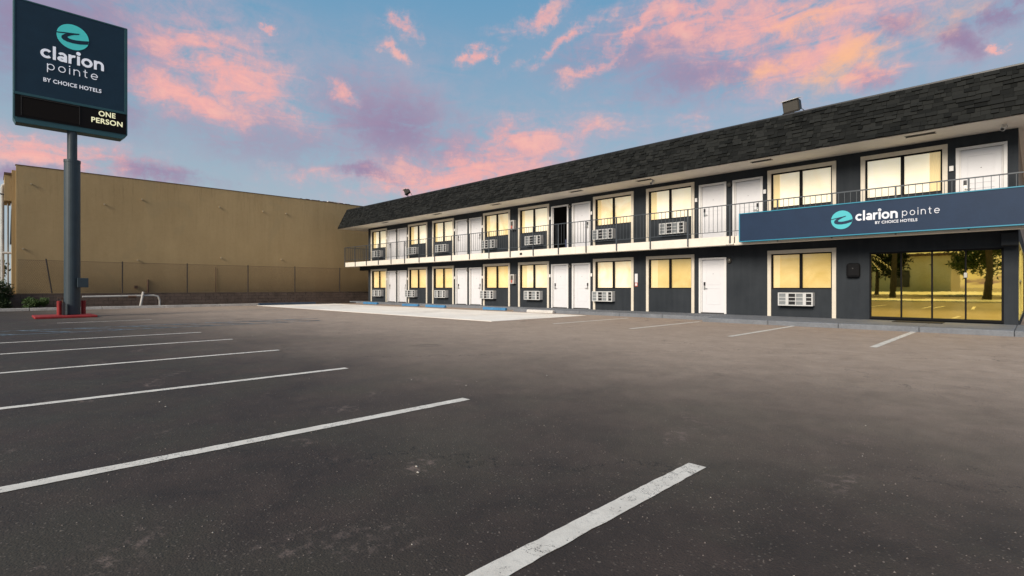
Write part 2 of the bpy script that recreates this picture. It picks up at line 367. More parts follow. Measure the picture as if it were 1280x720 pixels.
def empty(name, loc, label, cat, group=None):
    o = bpy.data.objects.new(name, None); COL.objects.link(o); o.location = loc; WL[o] = Vector(loc); o.empty_display_size = .2
    return tag(o, label, cat, group)
def copy_tree(o, delta, parent=None):    # a copy of a thing or part with copies of its pieces, moved by delta
    c = o.copy(); COL.objects.link(c); WL[c] = WL[o]+Vector(delta); c.parent = parent or o.parent
    if parent is None or parent is o.parent: c.location = o.location+Vector(delta)
    for ch in list(o.children):
        k = ch.copy(); COL.objects.link(k); k.parent = c; WL[k] = WL[ch]+Vector(delta)
    return c

# ================================================================== ground
g = MB()
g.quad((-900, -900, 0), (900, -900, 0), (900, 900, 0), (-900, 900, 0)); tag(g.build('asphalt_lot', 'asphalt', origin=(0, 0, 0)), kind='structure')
# pale concrete apron in cast bays
ap = MB(); xs = [-33.1, -29.6, -26.1, -22.6, -19.1, -15.6, -12.3]; ys = [11.35, 13.95, 16.35]
apr = bpy.data.objects.new('concrete_apron', None); COL.objects.link(apr); WL[apr] = Vector((-22, 14, 0)); apr.location = WL[apr]; apr['kind'] = 'structure'
for i in range(6):
    for j in range(2):
        a = MB().box(xs[i]+.006, xs[i+1]-.006, ys[j]+.006, ys[j+1]-.006, .004, .014+.002*((i+j) % 2)); a.build('concrete_bay', 'pale_concrete', apr)
def line(x0, y0, x1, y1, wd, m='road_paint', name='parking_line', z=.004):
    d = Vector((x1-x0, y1-y0, 0)); L = d.length; d /= L; nrm = Vector((-d.y, d.x, 0)); n = max(2, int(L/.05)); b = MB(); ring = []
    for k in range(n+1):
        t_ = L*k/n; c = Vector((x0, y0, z))+d*t_
        j1 = noise.noise((x0*3+t_*7, y0, 1))*.007+noise.noise((x0+t_*23, y0, 5))*.005; j2 = noise.noise((x0*3+t_*7, y0, 9))*.007+noise.noise((x0+t_*23, y0, 4))*.005
        ring.append((c-nrm*(wd/2+j1), c+nrm*(wd/2+j2)))
    for k in range(n): b.quad(ring[k][0], ring[k+1][0], ring[k+1][1], ring[k][1])
    o = b.build(name, m, origin=(x0, y0, z)); o['kind'] = 'structure'; return o
line(-1.475, -2.2, -1.475, 3.09, .115)
for X, ye in ((-3.96, 3.32), (-6.62, 3.43), (-9.37, 3.58), (-12.02, 3.63), (-14.42, 3.65)): line(X, -2.2, X, ye, .115)
line(-21.2, 1.45, -21.3, 3.9, .10)
for X, ya in ((-2.10, 11.45), (-4.83, 11.7), (-7.59, 12.0), (-10.27, 12.0)): line(X, ya, X-.02, 16.15, .12)
line(-18.3, -2.2, -17.95, 8.2, .10, 'blue_paint', 'accessible_bay_line'); line(-16.7, -2.2, -16.66, 7.7, .10, 'blue_paint', 'accessible_bay_line')
for k in range(9): line(-18.15, -1.6+k*1.05, -16.75, -.7+k*1.05, .10, 'blue_paint', 'hatch_line', .008)
# walkway along the rooms
wk = bpy.data.objects.new('walkway', None); COL.objects.link(wk); WL[wk] = Vector((-16, 17.5, 0)); wk.location = WL[wk]; wk['kind'] = 'structure'
def slab(x0, x1, y0, y1, m='grey_concrete'): MB().box(x0+.004, x1-.004, y0, y1, -.05, .13).build('paving_slab', m, wk, bevel=.018)
xs = [-7.55, -5.55, -3.75, -2.02, -.33, 1.4, 3.2]
for a, b in zip(xs, xs[1:]): slab(a, b, 16.15, 18.90)
xs = [-16.9, -15.0, -13.1, -11.2, -9.4, -7.55]
for a, b in zip(xs, xs[1:]): slab(a, b, 16.95, 18.90)
xs = [-34.4, -31.5, -28.6, -25.7, -22.8, -19.8, -16.9]
for a, b in zip(xs, xs[1:]): slab(a, b, 18.05, 18.90)
slab(1.4, 3.2, 18.9, 30)
# kerb at the neighbour's side, and the planting strip behind it
kb = bpy.data.objects.new('kerb', None); COL.objects.link(kb); WL[kb] = Vector((-33.3, 5, 0)); kb.location = WL[kb]; kb['kind'] = 'structure'
for k in range(24):
    y0 = -50+k*2.7; MB().box(-33.48, -33.3, y0+.01, y0+2.69, -.05, .13).build('kerb_stone', 'kerb_concrete', kb, bevel=.015)
tag(MB().box(-35.3, -33.485, -50, 30, -.05, .06).build('planting_strip', 'soil'), kind='structure')
tag(MB().box(-33.3, -33.12, 11.5, 15.0, .0, .145).build('painted_kerb', 'kerb_blue', bevel=.01), kind='structure')

# ================================================================== motel
D = 18.75; WY0, WY1 = D, D+.22
WT = .13; UP = 2.72
motel = empty('motel_building', (-17, D+5, 0), 'long two-storey charcoal motel with white doors, cream window surrounds and a black shingle mansard roof', 'motel')
WIN = [-32.63, -28.06, -25.50, -20.94, -18.31, -13.71, -11.09, -6.44, -3.75]
DOOR = [-30.50, -29.28, -23.31, -22.11, -16.14, -14.90, -8.88, -7.63, -1.54]
WW, DW = 2.04, 1.03
def holes(floor):
    h = []
    for i, x in enumerate(WIN):
        if floor == 0 and i == 8: continue
        h.append((x+.12, x+WW-.12, 1.05+UP*floor, 2.225+UP*floor))
    for i, x in enumerate(DOOR):
        if floor == 0 and i >= 7: continue
        h.append((x+.01, x+DW-.01, .14+UP*floor, 2.22+UP*floor))
    if floor == 0: h.append((-3.53, -.58, .14, 2.15))
    return sorted(h)
XL, XR = -33.03, -.306
for floor, (z0, z1) in enumerate(((.0, 2.78), (2.78, 5.24))):
    b = MB(); x = XL
    for h in holes(floor):
        b.box(x, h[0], WY0, WY1, z0, z1)
        b.box(h[0], h[1], WY0, WY1, z0, h[2]); b.box(h[0], h[1], WY0, WY1, h[3], z1); x = h[1]
    b.box(x, XR, WY0, WY1, z0, z1)
    if floor: b.box(XL, XL+.2, WY1, 32, z0, z1)
    else: b.box(XL, XL+.2, WY1, 32, z0, z1)
    b.build('wall', 'charcoal_stucco', motel)
b = MB(); b.box(XR-.2, XR, WY1, 19.25, 0, 2.78).box(XR-.2, XR, 19.25, 25.6, 0, .22).box(XR-.2, XR, 19.25, 25.6, 2.32, 2.78).box(XR-.2, XR, 25.6, 32, 0, 2.78)
b.build('side_wall', 'charcoal_stucco', motel)
MB().box(XR-.2, XR, WY1, 32, 2.78, 5.24).build('side_wall', 'plaster_side', motel)
MB().box(XL+.2, XR-.2, WY1+1.6, WY1+1.7, 0, 5.2).build('inner_wall', 'dark_room', motel)
# downpipe on the corner and the post under the balcony corner
MB().box(-.62, -.30, 18.38, 18.745, 2.18, 2.50).build('beam_end', 'charcoal_stucco', motel, bevel=.01)

def make_window(x, floor, blindmat):
    dz = UP*floor; b = MB(); y0, y1 = WY0-.045, WY0-.002
    zt = 2.345+dz; zb = WT+dz+(.0 if floor == 0 else .0)
    b.box(x, x+.115, y0, y1, zb, zt-.12).box(x+WW-.115, x+WW, y0, y1, zb, zt-.12).box(x, x+WW, y0-.004, y1, zt-.12, zt)
    wdw = b.build('window', 'cream_trim', motel, bevel=.006)
    a0, a1, c0, c1 = x+.122, x+WW-.122, 1.053+dz, 2.222+dz; mid = (a0+a1)/2; f = MB(); ya, yb = WY0+.03, WY0+.085
    f.box(a0, a1, ya, yb, c1-.035, c1).box(a0, a1, ya, yb, c0, c0+.035).box(a0, a0+.035, ya, yb, c0+.035, c1-.035).box(a1-.035, a1, ya, yb, c0+.035, c1-.035)
    f.box(mid-.04, mid+.04, ya-.012, yb, c0+.035, c1-.035)
    f.build('frame', 'matt_black', wdw)
    for p, q in ((a0+.036, mid-.041), (mid+.041, a1-.036)):
        MB().box(p, q, WY0+.055, WY0+.061, c0+.036, c1-.036).build('pane', 'window_glass', wdw)
    MB().box(a0+.01, a1-.01, WY0+.14, WY0+.15, c0, c1).build('blind', blindmat, wdw)
    rnd_ = random.Random(int(x*100)+floor)
    if rnd_.random() < .65:
        n_ = 9; w2 = rnd_.uniform(.12, .30); xa = a0+.035 if rnd_.random() < .7 else a1-.035-w2; c = MB()
        for k in range(n_):
            p, q = xa+w2*k/n_, xa+w2*(k+1)/n_; ya_, yb_ = WY0+.105+.012*(k % 2), WY0+.105+.012*((k+1) % 2)
            c.hexa([(p, ya_, c0+.03), (q, yb_, c0+.03), (q, yb_+.004, c0+.03), (p, ya_+.004, c0+.03)], [(p, ya_, c1-.03), (q, yb_, c1-.03), (q, yb_+.004, c1-.03), (p, ya_+.004, c1-.03)])
        c.build('curtain', 'curtain', wdw)
    return wdw
mat('curtain', (.66, .53, .28), .8, emit=(.74, .56, .27), es=.45)
for i, x in enumerate(WIN):
    make_window(x, 1, 'blind_bright' if i in (3, 5) else 'blind_upper')
    if i < 8: make_window(x, 0, 'blind_gold' if i in (6, 7) else ('blind_bright' if i in (4, 5) else 'blind_lower'))
def make_door(x, floor, side, opened=False):
    dz = UP*floor; y0 = WY0-.03; z0 = WT+.012+dz; zt = 2.19+dz; b = MB()
    b.box(x, x+.075, y0, WY0+.05, z0, zt-.07).box(x+DW-.075, x+DW, y0, WY0+.05, z0, zt-.07).box(x, x+DW, y0-.003, WY0+.05, zt-.07, zt)
    b.box(x+.075, x+.105, WY0+.02, WY0+.05, z0, zt-.07).box(x+DW-.105, x+DW-.075, WY0+.02, WY0+.05, z0, zt-.07)
    b.build('door_frame', 'frame_white', motel, bevel=.004)
    a0, a1, c0, c1 = x+.106, x+DW-.106, z0+.035, zt-.074; ys = WY0+.055
    if opened:
        fl = MB().box(x-.6, x+DW+.6, WY1+.01, WY1+1.5, dz+WT-.06, dz+WT-.01).build('room_floor', 'dark_room', motel)
        MB().box(x+.25, x+DW+.5, WY1+.45, WY1+1.3, dz+WT, dz+WT+.55).build('bed', 'bed_blue', fl, bevel=.05)
        MB().box(x+DW-.10, x+DW-.06, WY1+.02, WY1+.80, c0, c1).build('door', 'door_white', motel); return
    b = MB().box(a0, a1, ys, ys+.045, c0, c1)
    d = b.build('door', 'door_white', motel)
    pw0, pw1 = a0+.13, a1-.13
    for (p0, p1) in ((c0+1.02, c1-.16), (c0+.30, c0+.90)):
        f = MB(); e = ys-.008; m_ = .025
        f.box(pw0, pw1, e, ys-.0005, p1-m_, p1).box(pw0, pw1, e, ys-.0005, p0, p0+m_).box(pw0, pw0+m_, e, ys-.0005, p0+m_, p1-m_).box(pw1-m_, pw1, e, ys-.0005, p0+m_, p1-m_)
        f.build('door_panel_moulding', 'door_white', d, bevel=.005)
    hx = a0+.085 if side == 'L' else a1-.085; sg = 1 if side == 'L' else -1
    MB().box(hx-.035, hx+.035, ys-.022, ys-.001, c0+.99, c0+1.12).build('lock', 'black_metal', d, bevel=.006)
    h = MB(); h.box(hx-.03, hx+.03, ys-.02, ys-.001, c0+.84, c0+.985); h.tube([(hx, ys-.02, c0+.89), (hx, ys-.06, c0+.89), (hx+sg*.12, ys-.06, c0+.89)], .011, 6)
    h.build('handle', 'steel', d)
    MB().tube([((a0+a1)/2, ys-.006, c0+1.42), ((a0+a1)/2, ys+.01, c0+1.42)], .012, 8).build('peephole', 'dark_bronze', d)
    MB().box(a0-.03, a1+.03, WY0-.02, WY0+.12, z0-.01, z0+.033).build('threshold', 'dark_bronze', d)
for i, x in enumerate(DOOR):
    side = 'L' if i % 2 == 0 else 'R'
    make_door(x, 1, side, opened=(i == 4))
    if i < 7: make_door(x, 0, side)
# through-wall air conditioners
acdata = {}
def make_ac(x, z, first=[None]):
    if first[0] is None:
        y0, y1 = WY0-.24, WY0-.005; w_, h_ = 1.04, .43
        hb = MB().box(x, x+w_, y0+.02, y1, z, z+h_).build('air_conditioner', 'ac_white', motel, bevel=.01)
        f = MB(); yy = (y0-.005, y0+.018)
        cuts = [.03, .235, .32, .525, .545, .75, .84, .985]
        f.box(x, x+w_, *yy, z+h_-.035, z+h_).box(x, x+w_, *yy, z, z+.035)
        for a, b_ in ((0, .035), (.235, .325), (.525, .55), (.75, .845), (1.0, w_)): f.box(x+a, x+b_, *yy, z+.035, z+h_-.035)
        for zz in (z+.145, z+.262):
            for a, b_ in ((.035, .235), (.325, .525), (.55, .75), (.845, 1.0)): f.box(x+a, x+b_, y0, y0+.018, zz, zz+.022)
        f.build('grille_frame', 'ac_white', hb, bevel=.003)
        for k, (a, b_) in enumerate(((.035, .235), (.325, .525), (.55, .75), (.845, 1.0))):
            v_ = MB()
            for zz in range(12): 
                z2 = z+.038+zz*.0298; v_.hexa([(x+a, y0+.012, z2+.008), (x+b_, y0+.012, z2+.008), (x+b_, y0+.012, z2+.012), (x+a, y0+.012, z2+.012)],
                                              [(x+a, y0+.0195, z2+.02), (x+b_, y0+.0195, z2+.02), (x+b_, y0+.0195, z2+.026), (x+a, y0+.0195, z2+.026)])
            v_.box(x+a, x+b_, y0+.0150, y0+.0196, z+.036, z+h_-.036)
            v_.build('vent_louvres', 'ac_dark' if k in (1, 3) else 'ac_grey', hb)
        first[0] = (hb, x, z); return
    hb, X0, Z0 = first[0]; copy_tree(hb, (x-X0, 0, z-Z0), motel)
LOW = [-32.05, -28.10, -25.02, -20.97, -17.72, -13.62, None, -6.04]
UPP = [-32.10, -27.95, -24.95, -20.87, -17.66, -13.60, -10.40, -6.0, -3.3]
for x in LOW:
    if x is not None: make_ac(x, .50)
for x in UPP: make_ac(x, 3.16)
# wall lamps between the door pairs
def lamp(x, z):
    b = MB(); b.tube([(x, WY0-.002, z), (x, WY0-.05, z)], [.085, .085], 14)
    o = b.build('wall_lamp', 'black_metal', motel)
    c = MB(); n = 12; m_ = 6
    rings = []
    for k in range(m_+1):
        a = math.pi/2*k/m_; r = .075*math.cos(a); yy = WY0-.05-.07*math.sin(a); rings.append([(x+r*math.cos(2*math.pi*j/n), yy, z+1.35*r*math.sin(2*math.pi*j/n)) for j in range(n)])
    for k in range(m_):
        for j in range(n): c.quad(rings[k][j], rings[k][(j+1) % n], rings[k+1][(j+1) % n], rings[k+1][j])
    c.build('lamp_glass', 'flood_glass', o, smooth=True)
for x in (-29.37, -22.20, -15.01, -7.73):
    lamp(x, 2.06); lamp(x, 2.06+UP)
# door number plates
for fl, xs in ((0, (-30.58, -28.12, -23.38, -21.0, -16.21, -13.80)), (1, (-30.58, -28.12, -23.38, -21.0, -16.21, -13.80, -8.98, -6.53, -1.63))):
    for x in xs: MB().box(x-.045, x+.045, WY0-.052, WY0-.046 if abs(x) > 99 else WY0-.02, 1.58+UP*fl, 1.72+UP*fl).build('number_plate', 'frame_white', motel, bevel=.004)
# entrance: four golden mirror panels in a black frame
E0, E1, EZ0, EZ1 = -3.53, -.58, .16, 2.148
fr_ = MB(); ya, yb = WY0+.02, WY0+.10
fr_.box(E0, E1, ya, yb, EZ1-.05, EZ1).box(E0, E1, ya, yb, EZ0, EZ0+.07)
edges = [E0, -2.757, -2.055, -1.336, E1]
for k, e in enumerate(edges):
    a, b_ = (e, e+.04) if k == 0 else ((e-.045, e) if k == 4 else (e-.019, e+.019)); fr_.box(a, b_, ya-.006, yb, EZ0+.07, EZ1-.05)
ent = fr_.build('entrance_front', 'matt_black', motel, bevel=.003)
for k in range(4):
    a = edges[k]+(.041 if k == 0 else .02); b_ = edges[k+1]-(.046 if k == 3 else .02); tl = (0, .004, -.003, .016)[k]
    MB().hexa([(a, WY0+.05, EZ0+.071), (b_, WY0+.05+tl, EZ0+.071), (b_, WY0+.05+tl, EZ1-.051), (a, WY0+.05, EZ1-.051)], [(a, WY0+.06, EZ0+.071), (b_, WY0+.06+tl, EZ0+.071), (b_, WY0+.06+tl, EZ1-.051), (a, WY0+.06, EZ1-.051)]).build('glass_panel', 'gold_glass', ent)
MB().box(-1.375, -1.30, WY0-.02, WY0+.01, 1.36, 1.50).build('door_lock', 'steel', ent, bevel=.008)
sd = MB(); sx0, sx1 = XR-.09, XR-.02
sd.box(sx0, sx1+.03, 19.26, 25.59, 2.26, 2.31).box(sx0, sx1+.03, 19.26, 25.59, .23, .29).box(sx0, sx1+.03, 19.26, 19.33, .29, 2.26).box(sx0, sx1+.03, 25.5, 25.59, .29, 2.26).box(sx0, sx1+.03, 22.3, 22.36, .29, 2.26).box(sx0, sx1+.03, 19.33, 22.3, 1.25, 1.31)
mat('yellow_frame', (.62, .52, .14), .5)
sdo = sd.build('side_window', 'yellow_frame', motel)
MB().box(sx0+.02, sx0+.03, 19.3, 25.5, .29, 2.26).build('glass_panel', 'gold_glass', sdo)

# balcony: slab, painted fascia, dark underside, railing
BY = 17.70; BL = -34.38; BR = 1.5
MB().box(BL+.05, BR, BY+.045, WY0-.001, 2.60, 2.80).box(BL+.05, XL-.001, WY0, 26, 2.60, 2.80).build('balcony_slab', 'charcoal_stucco', motel)
fz0, fz1 = 2.535, 2.838
xs = [BL, -27.2, -20.35, -13.9, -7.16]
for a, b_ in zip(xs, xs[1:]): MB().box(a+.003, b_-.003, BY, BY+.04, fz0, fz1).build('balcony_fascia', 'fascia_white', motel, bevel=.008)
MB().box(-7.14, BR, BY+.03, BY+.07, fz0, fz1-.01).build('balcony_fascia', 'fascia_white', motel, bevel=.008)
MB().box(BL, BL+.04, BY+.045, 26, fz0, fz1).build('balcony_fascia', 'fascia_white', motel)
MB().box(BL+.06, BR, BY+.045, BY+.16, fz0-.012, fz0+.06).build('edge_soffit', 'cream_soffit', motel)
MB().box(BL+.10, XL-.002, WY0+.02, WY0+.22, 2.30, 2.598).build('beam', 'charcoal_stucco', motel)
MB().box(-17.2, -17.05, BY-.012, BY-.001, 2.63, 2.73).build('fascia_vent', 'black_metal', motel)
rl = MB(); ry = BY-.03
rl.box(BL, BR, ry-.02, ry+.014, 3.872, 3.902).box(BL, BR, ry-.012, ry+.008, 2.985, 3.005)
rl.box(BL-.02, BL+.012, ry+.03, 26, 3.872, 3.902).box(BL-.01, BL+.01, ry+.03, 26, 2.985, 3.005)
rail = rl.build('railing', 'rail_iron', motel)
px = [-34.36]+[-32.90+1.507*k for k in range(20)]+[-2.72, -1.2, .3]
pm = None
for k, x in enumerate(px):
    if pm is None:
        p = MB().box(x-.02, x+.02, ry-.018, ry+.022, 2.56, 3.871).build('post', 'rail_iron', rail); pm = p.data; pl0 = WL[p]; px0 = x
    else: link('post', pm, (pl0.x+x-px0, pl0.y, pl0.z), rail)
x = BL+.15; bm_ = None
while x < BR:
    if min(abs(x-q) for q in px) > .05:
        if bm_ is None:
            p = MB().box(x-.006, x+.006, ry-.008, ry+.004, 3.006, 3.871).build('baluster', 'rail_iron', rail); bm_ = p.data; pb = WL[p]; x0b = x
        else: link('baluster', bm_, (pb.x+x-x0b, pb.y, pb.z), rail)
    x += .1507
for k in range(1, 40):
    yy = ry+k*.15
    if k % 10 == 0: MB().box(BL-.02, BL+.02, yy-.02, yy+.02, 2.56, 3.871).build('post', 'rail_iron', rail)
    else: link('baluster', bm_, (BL, yy, pb.z), rail)

# ---------------- mansard roof
EY, EZ = 17.367, 5.25; TY, TZ = 17.83, 6.56; RL, RR = -34.84, 1.6; INS = TY-EY
b = MB()
zb = EZ
# shingle bed (front, left hip face) and flat roof
fr0 = [(RL, EY+.02, EZ+.012), (RR, EY+.02, EZ+.012), (RR, TY+.02, TZ-.02), (RL+INS, TY+.02, TZ-.02)]
b.quad(*fr0); b.quad((RL+.02, 30, EZ+.012), (RL+.02, EY+.02, EZ+.012), (RL+INS+.02, TY+.02, TZ-.02), (RL+INS+.02, 30, TZ-.02))
b.quad((RL+INS, TY, TZ-.03), (RR, TY, TZ-.03), (RR, 30, TZ-.03), (RL+INS, 30, TZ-.03))
roof = b.build('roof', 'shingle', motel)
b = MB(); b.box(RL+INS, RR, TY-.015, TY+.10, TZ-.02, TZ+.025); b.build('ridge_cap', 'black_metal', roof, bevel=.005)
MB().box(RL+.01, RR, EY+.03, EY+.06, EZ-.02, EZ+.02).build('drip_edge', 'dark_bronze', roof)
SLn = Vector((0, TY-EY, TZ-EZ)); SL = SLn.length; su = SLn/SL; nr = Vector((0, -su.z, su.y))
rows = 11; rh = SL/rows
near, far_ = [], MB(); far_.tone = []
for r in range(rows):
    xx = RR-(.0 if r % 2 else .13); lim = RL+INS*(r+.5)/rows
    while xx > lim:
        wd = random.choice((.11, .15, .19, .24, .30)); x1 = xx; x0 = max(lim, xx-wd); xx = x0
        if x1-x0 < .04: continue
        th_ = random.choice((.008, .014, .030, .042)); drop = random.uniform(-.022, .014); tone = random.random()
        low = Vector((0, EY, EZ))+su*(r*rh-.012+drop); top = Vector((0, EY, EZ))+su*(min(SL, (r+1)*rh+.02))
        def P3(x, base, off): q = base+nr*off; return (x, q.y, q.z)
        ring = lambda x: [P3(x, low, .002), P3(x, low, .004+th_), P3(x, top, .004), P3(x, top, -.004)]
        near.append((x1, ring(x0+.003), ring(x1-.003), tone))
near.sort(key=lambda q: -q[0])
inview = [q for q in near if q[0] < .10]
pick = set(id(q) for q in inview[:300])
for q in near:
    if id(q) in pick:
        m_ = MB(); m_.hexa(q[1], q[2]); m_.tone = [q[3]]*len(m_.v); m_.build('shingle', 'shingle', roof)
    else:
        n0 = len(far_.v); far_.hexa(q[1], q[2]); far_.tone += [q[3]]*(len(far_.v)-n0)
# the left hip face
for r in range(rows):
    yy = EY+INS*(r+.3)/rows
    while yy < 22:
        wd = random.choice((.22, .3, .36)); tone = random.random(); th_ = random.choice((.012, .02, .026))
        l0 = RL+INS*r/rows; l1 = RL+INS*min(1, (r+1)/rows); z0 = EZ+(TZ-EZ)*r/rows-.01; z1 = EZ+(TZ-EZ)*(r+1)/rows
        n0 = len(far_.v); far_.hexa([(l0, yy, z0), (l0-th_, yy, z0+.004), (l1-.003, yy, z1), (l1+.004, yy, z1)], [(l0, yy+wd-.004, z0), (l0-th_, yy+wd-.004, z0+.004), (l1-.003, yy+wd-.004, z1), (l1+.004, yy+wd-.004, z1)])
        far_.tone += [tone]*(len(far_.v)-n0); yy += wd
o = far_.build('shingles', 'shingle', roof); o['kind'] = 'stuff'
MB().box(RL+.03, RR, EY+.065, WY0+.1, 5.215, 5.245).box(RL+.03, XL, WY0+.1, 30, 5.215, 5.245).box(XR, RR, WY0+.1, 30, 5.215, 5.245).build('soffit', 'cream_soffit', motel)
for x in (-29.5, -24.0, -19.2, -14.2, -10.9, -6.6, -2.5):
    v_ = MB()
    for k in range(5): v_.box(x, x+.62, EY+.30+k*.028, EY+.315+k*.028, 5.205, 5.2145)
    v_.box(x-.02, x+.64, EY+.28, EY+.297, 5.203, 5.2145).box(x-.02, x+.64, EY+.442, EY+.46, 5.203, 5.2145)
    v_.build('soffit_vent', 'flood_body', motel)

# ================================================================== things on the motel
def floodlight(x, y, z, yaw, tilt, wd, label):
    r = empty('floodlight', (x, y, z), label, 'floodlight', 'floodlights on the roof edge')
    M = Matrix.Rotation(yaw, 3, 'Z') @ Matrix.Rotation(tilt, 3, 'X')
    def part(name, m, pts, fs, bev=.006):
        b = MB(); b.v = [tuple(Vector((x, y, z+.34))+M@Vector(p)) for p in pts]; b.f = fs; return b.build(name, m, r, bevel=bev)
    q = ((0, 2, 3, 1), (4, 5, 7, 6), (0, 1, 5, 4), (2, 6, 7, 3), (0, 4, 6, 2), (1, 3, 7, 5)); h = wd*.36
    bx = lambda x0, x1, y0, y1, z0, z1: [(a, b_, c) for c in (z0, z1) for b_ in (y0, y1) for a in (x0, x1)]
    hb = part('housing', 'flood_body', [(-wd/2, -.13, -h), (wd/2, -.13, -h), (-wd*.36, .16, -h*.7), (wd*.36, .16, -h*.7), (-wd/2, -.13, h), (wd/2, -.13, h), (-wd*.36, .16, h*.7), (wd*.36, .16, h*.7)], q, .015)
    part('bezel', 'flood_body', bx(-wd/2-.015, wd/2+.015, -.165, -.13, -h-.015, -h+.03), q)
    part('visor', 'flood_top', bx(-wd/2-.02, wd/2+.02, -.20, .02, h+.001, h+.016), q)
    part('lens', 'flood_glass', bx(-wd/2+.03, wd/2-.03, -.142, -.131, -h+.04, h-.03), q, 0)
    b = MB(); b.tube([(x, y+.05, z-.02), (x, y+.05, z+.16), (x, y+.02, z+.3)], .025, 8); b.build('bracket', 'dark_bronze', r)
    b = MB(); b.tube([(x+.08, y+.12, z+.30), (x+.24, y+.12, z+.22), (x+.42, y+.10, z+.02)], .012, 6); b.build('conduit', 'dark_bronze', r)
    return r
floodlight(-26.9, 17.88, TZ, R(-50), R(22), .42, 'small dark floodlight on the far roof edge, its lens turned to the street')
floodlight(-5.42, 17.98, TZ-.06, R(-12), R(14), .52, 'big square floodlight with pale visor on the roof above the entrance sign')
# extinguisher cabinets
for z, lab in ((1.28, 'grey fire extinguisher cabinet on the lower wall between two ground floor windows'), (1.28+UP, 'grey fire extinguisher cabinet on the upper wall behind the balcony railing')):
    r = empty('extinguisher_cabinet', (-18.60, WY0-.1, z), lab, 'cabinet', 'fire extinguisher cabinets')
    x0 = -18.76+.02
    MB().box(x0, x0+.27, WY0-.19, WY0-.003, z, z+.48).build('case', 'box_grey', r, bevel=.012)
    MB().box(x0+.06, x0+.21, WY0-.197, WY0-.191, z+.20, z+.42).build('window', 'flood_glass', r)
    b = MB(); b.tube([(x0+.135, WY0-.20, z+.06), (x0+.135, WY0-.20, z+.20)], .045, 10); b.build('extinguisher', 'red_box', r)
r = empty('notice_board', (-11.55, WY0-.01, 1.15), 'narrow white notice plate with red foot between two ground floor windows', 'notice')
MB().box(-11.62, -11.49, WY0-.02, WY0-.003, 1.30, 1.66).build('plate', 'door_white', r); MB().box(-11.62, -11.49, WY0-.02, WY0-.003, 1.14, 1.295).build('lower_plate', 'red_box', r)
MB().box(-11.60, -11.51, WY0-.024, WY0-.021, 1.17, 1.265).build('white_patch', 'door_white', r)
r = empty('wall_box', (-3.93, WY0-.08, 1.40), 'rounded black wall box beside the golden entrance glass', 'box')
MB().box(-4.11, -3.75, WY0-.16, WY0-.002, 1.40, 1.84).build('case', 'matt_black', r, bevel=.07)
MB().tube([(-3.93, WY0-.168, 1.68), (-3.93, WY0-.158, 1.68)], .018, 10).build('button', 'dark_bronze', r)
def seccam(x, y, z, lab):
    r = empty('security_camera', (x, y, z), lab, 'camera', 'cameras under the eave')
    MB().tube([(x, y, 5.214), (x, y, 5.15)], .05, 10).build('mount', 'ac_white', r)
    MB().tube([(x+.02, y, 5.16), (x-.03, y-.12, 5.07)], [.05, .055], 10).build('body', 'ac_white', r, smooth=False)
    MB().tube([(x-.03, y-.121, 5.07), (x-.033, y-.13, 5.065)], .035, 10).build('lens', 'black_metal', r)
seccam(-10.35, 18.0, 5.21, 'small white camera hanging under the eave above the middle of the balcony')
seccam(-.55, 18.1, 5.21, 'white camera hanging under the eave at the right end above the last door')
tag(MB().box(-2.85, -1.75, 17.9, 18.6, .131, .145).build('doormat', 'rubber', bevel=.004), 'black rubber mat on the walkway in front of the entrance glass', 'doormat')
# junction pipe under the balcony near the sign
r = empty('drain_fitting', (-7.3, 17.66, 2.5), 'small pale pipe fitting on the balcony edge left of the entrance sign', 'pipe')
MB().tube([(-7.42, 17.66, 2.56), (-7.15, 17.66, 2.56)], .022, 8).build('pipe', 'fascia_white', r)
MB().tube([(-7.3, 17.66, 2.50), (-7.3, 17.66, 2.70)], .016, 8).build('riser', 'pipe_grey', r)

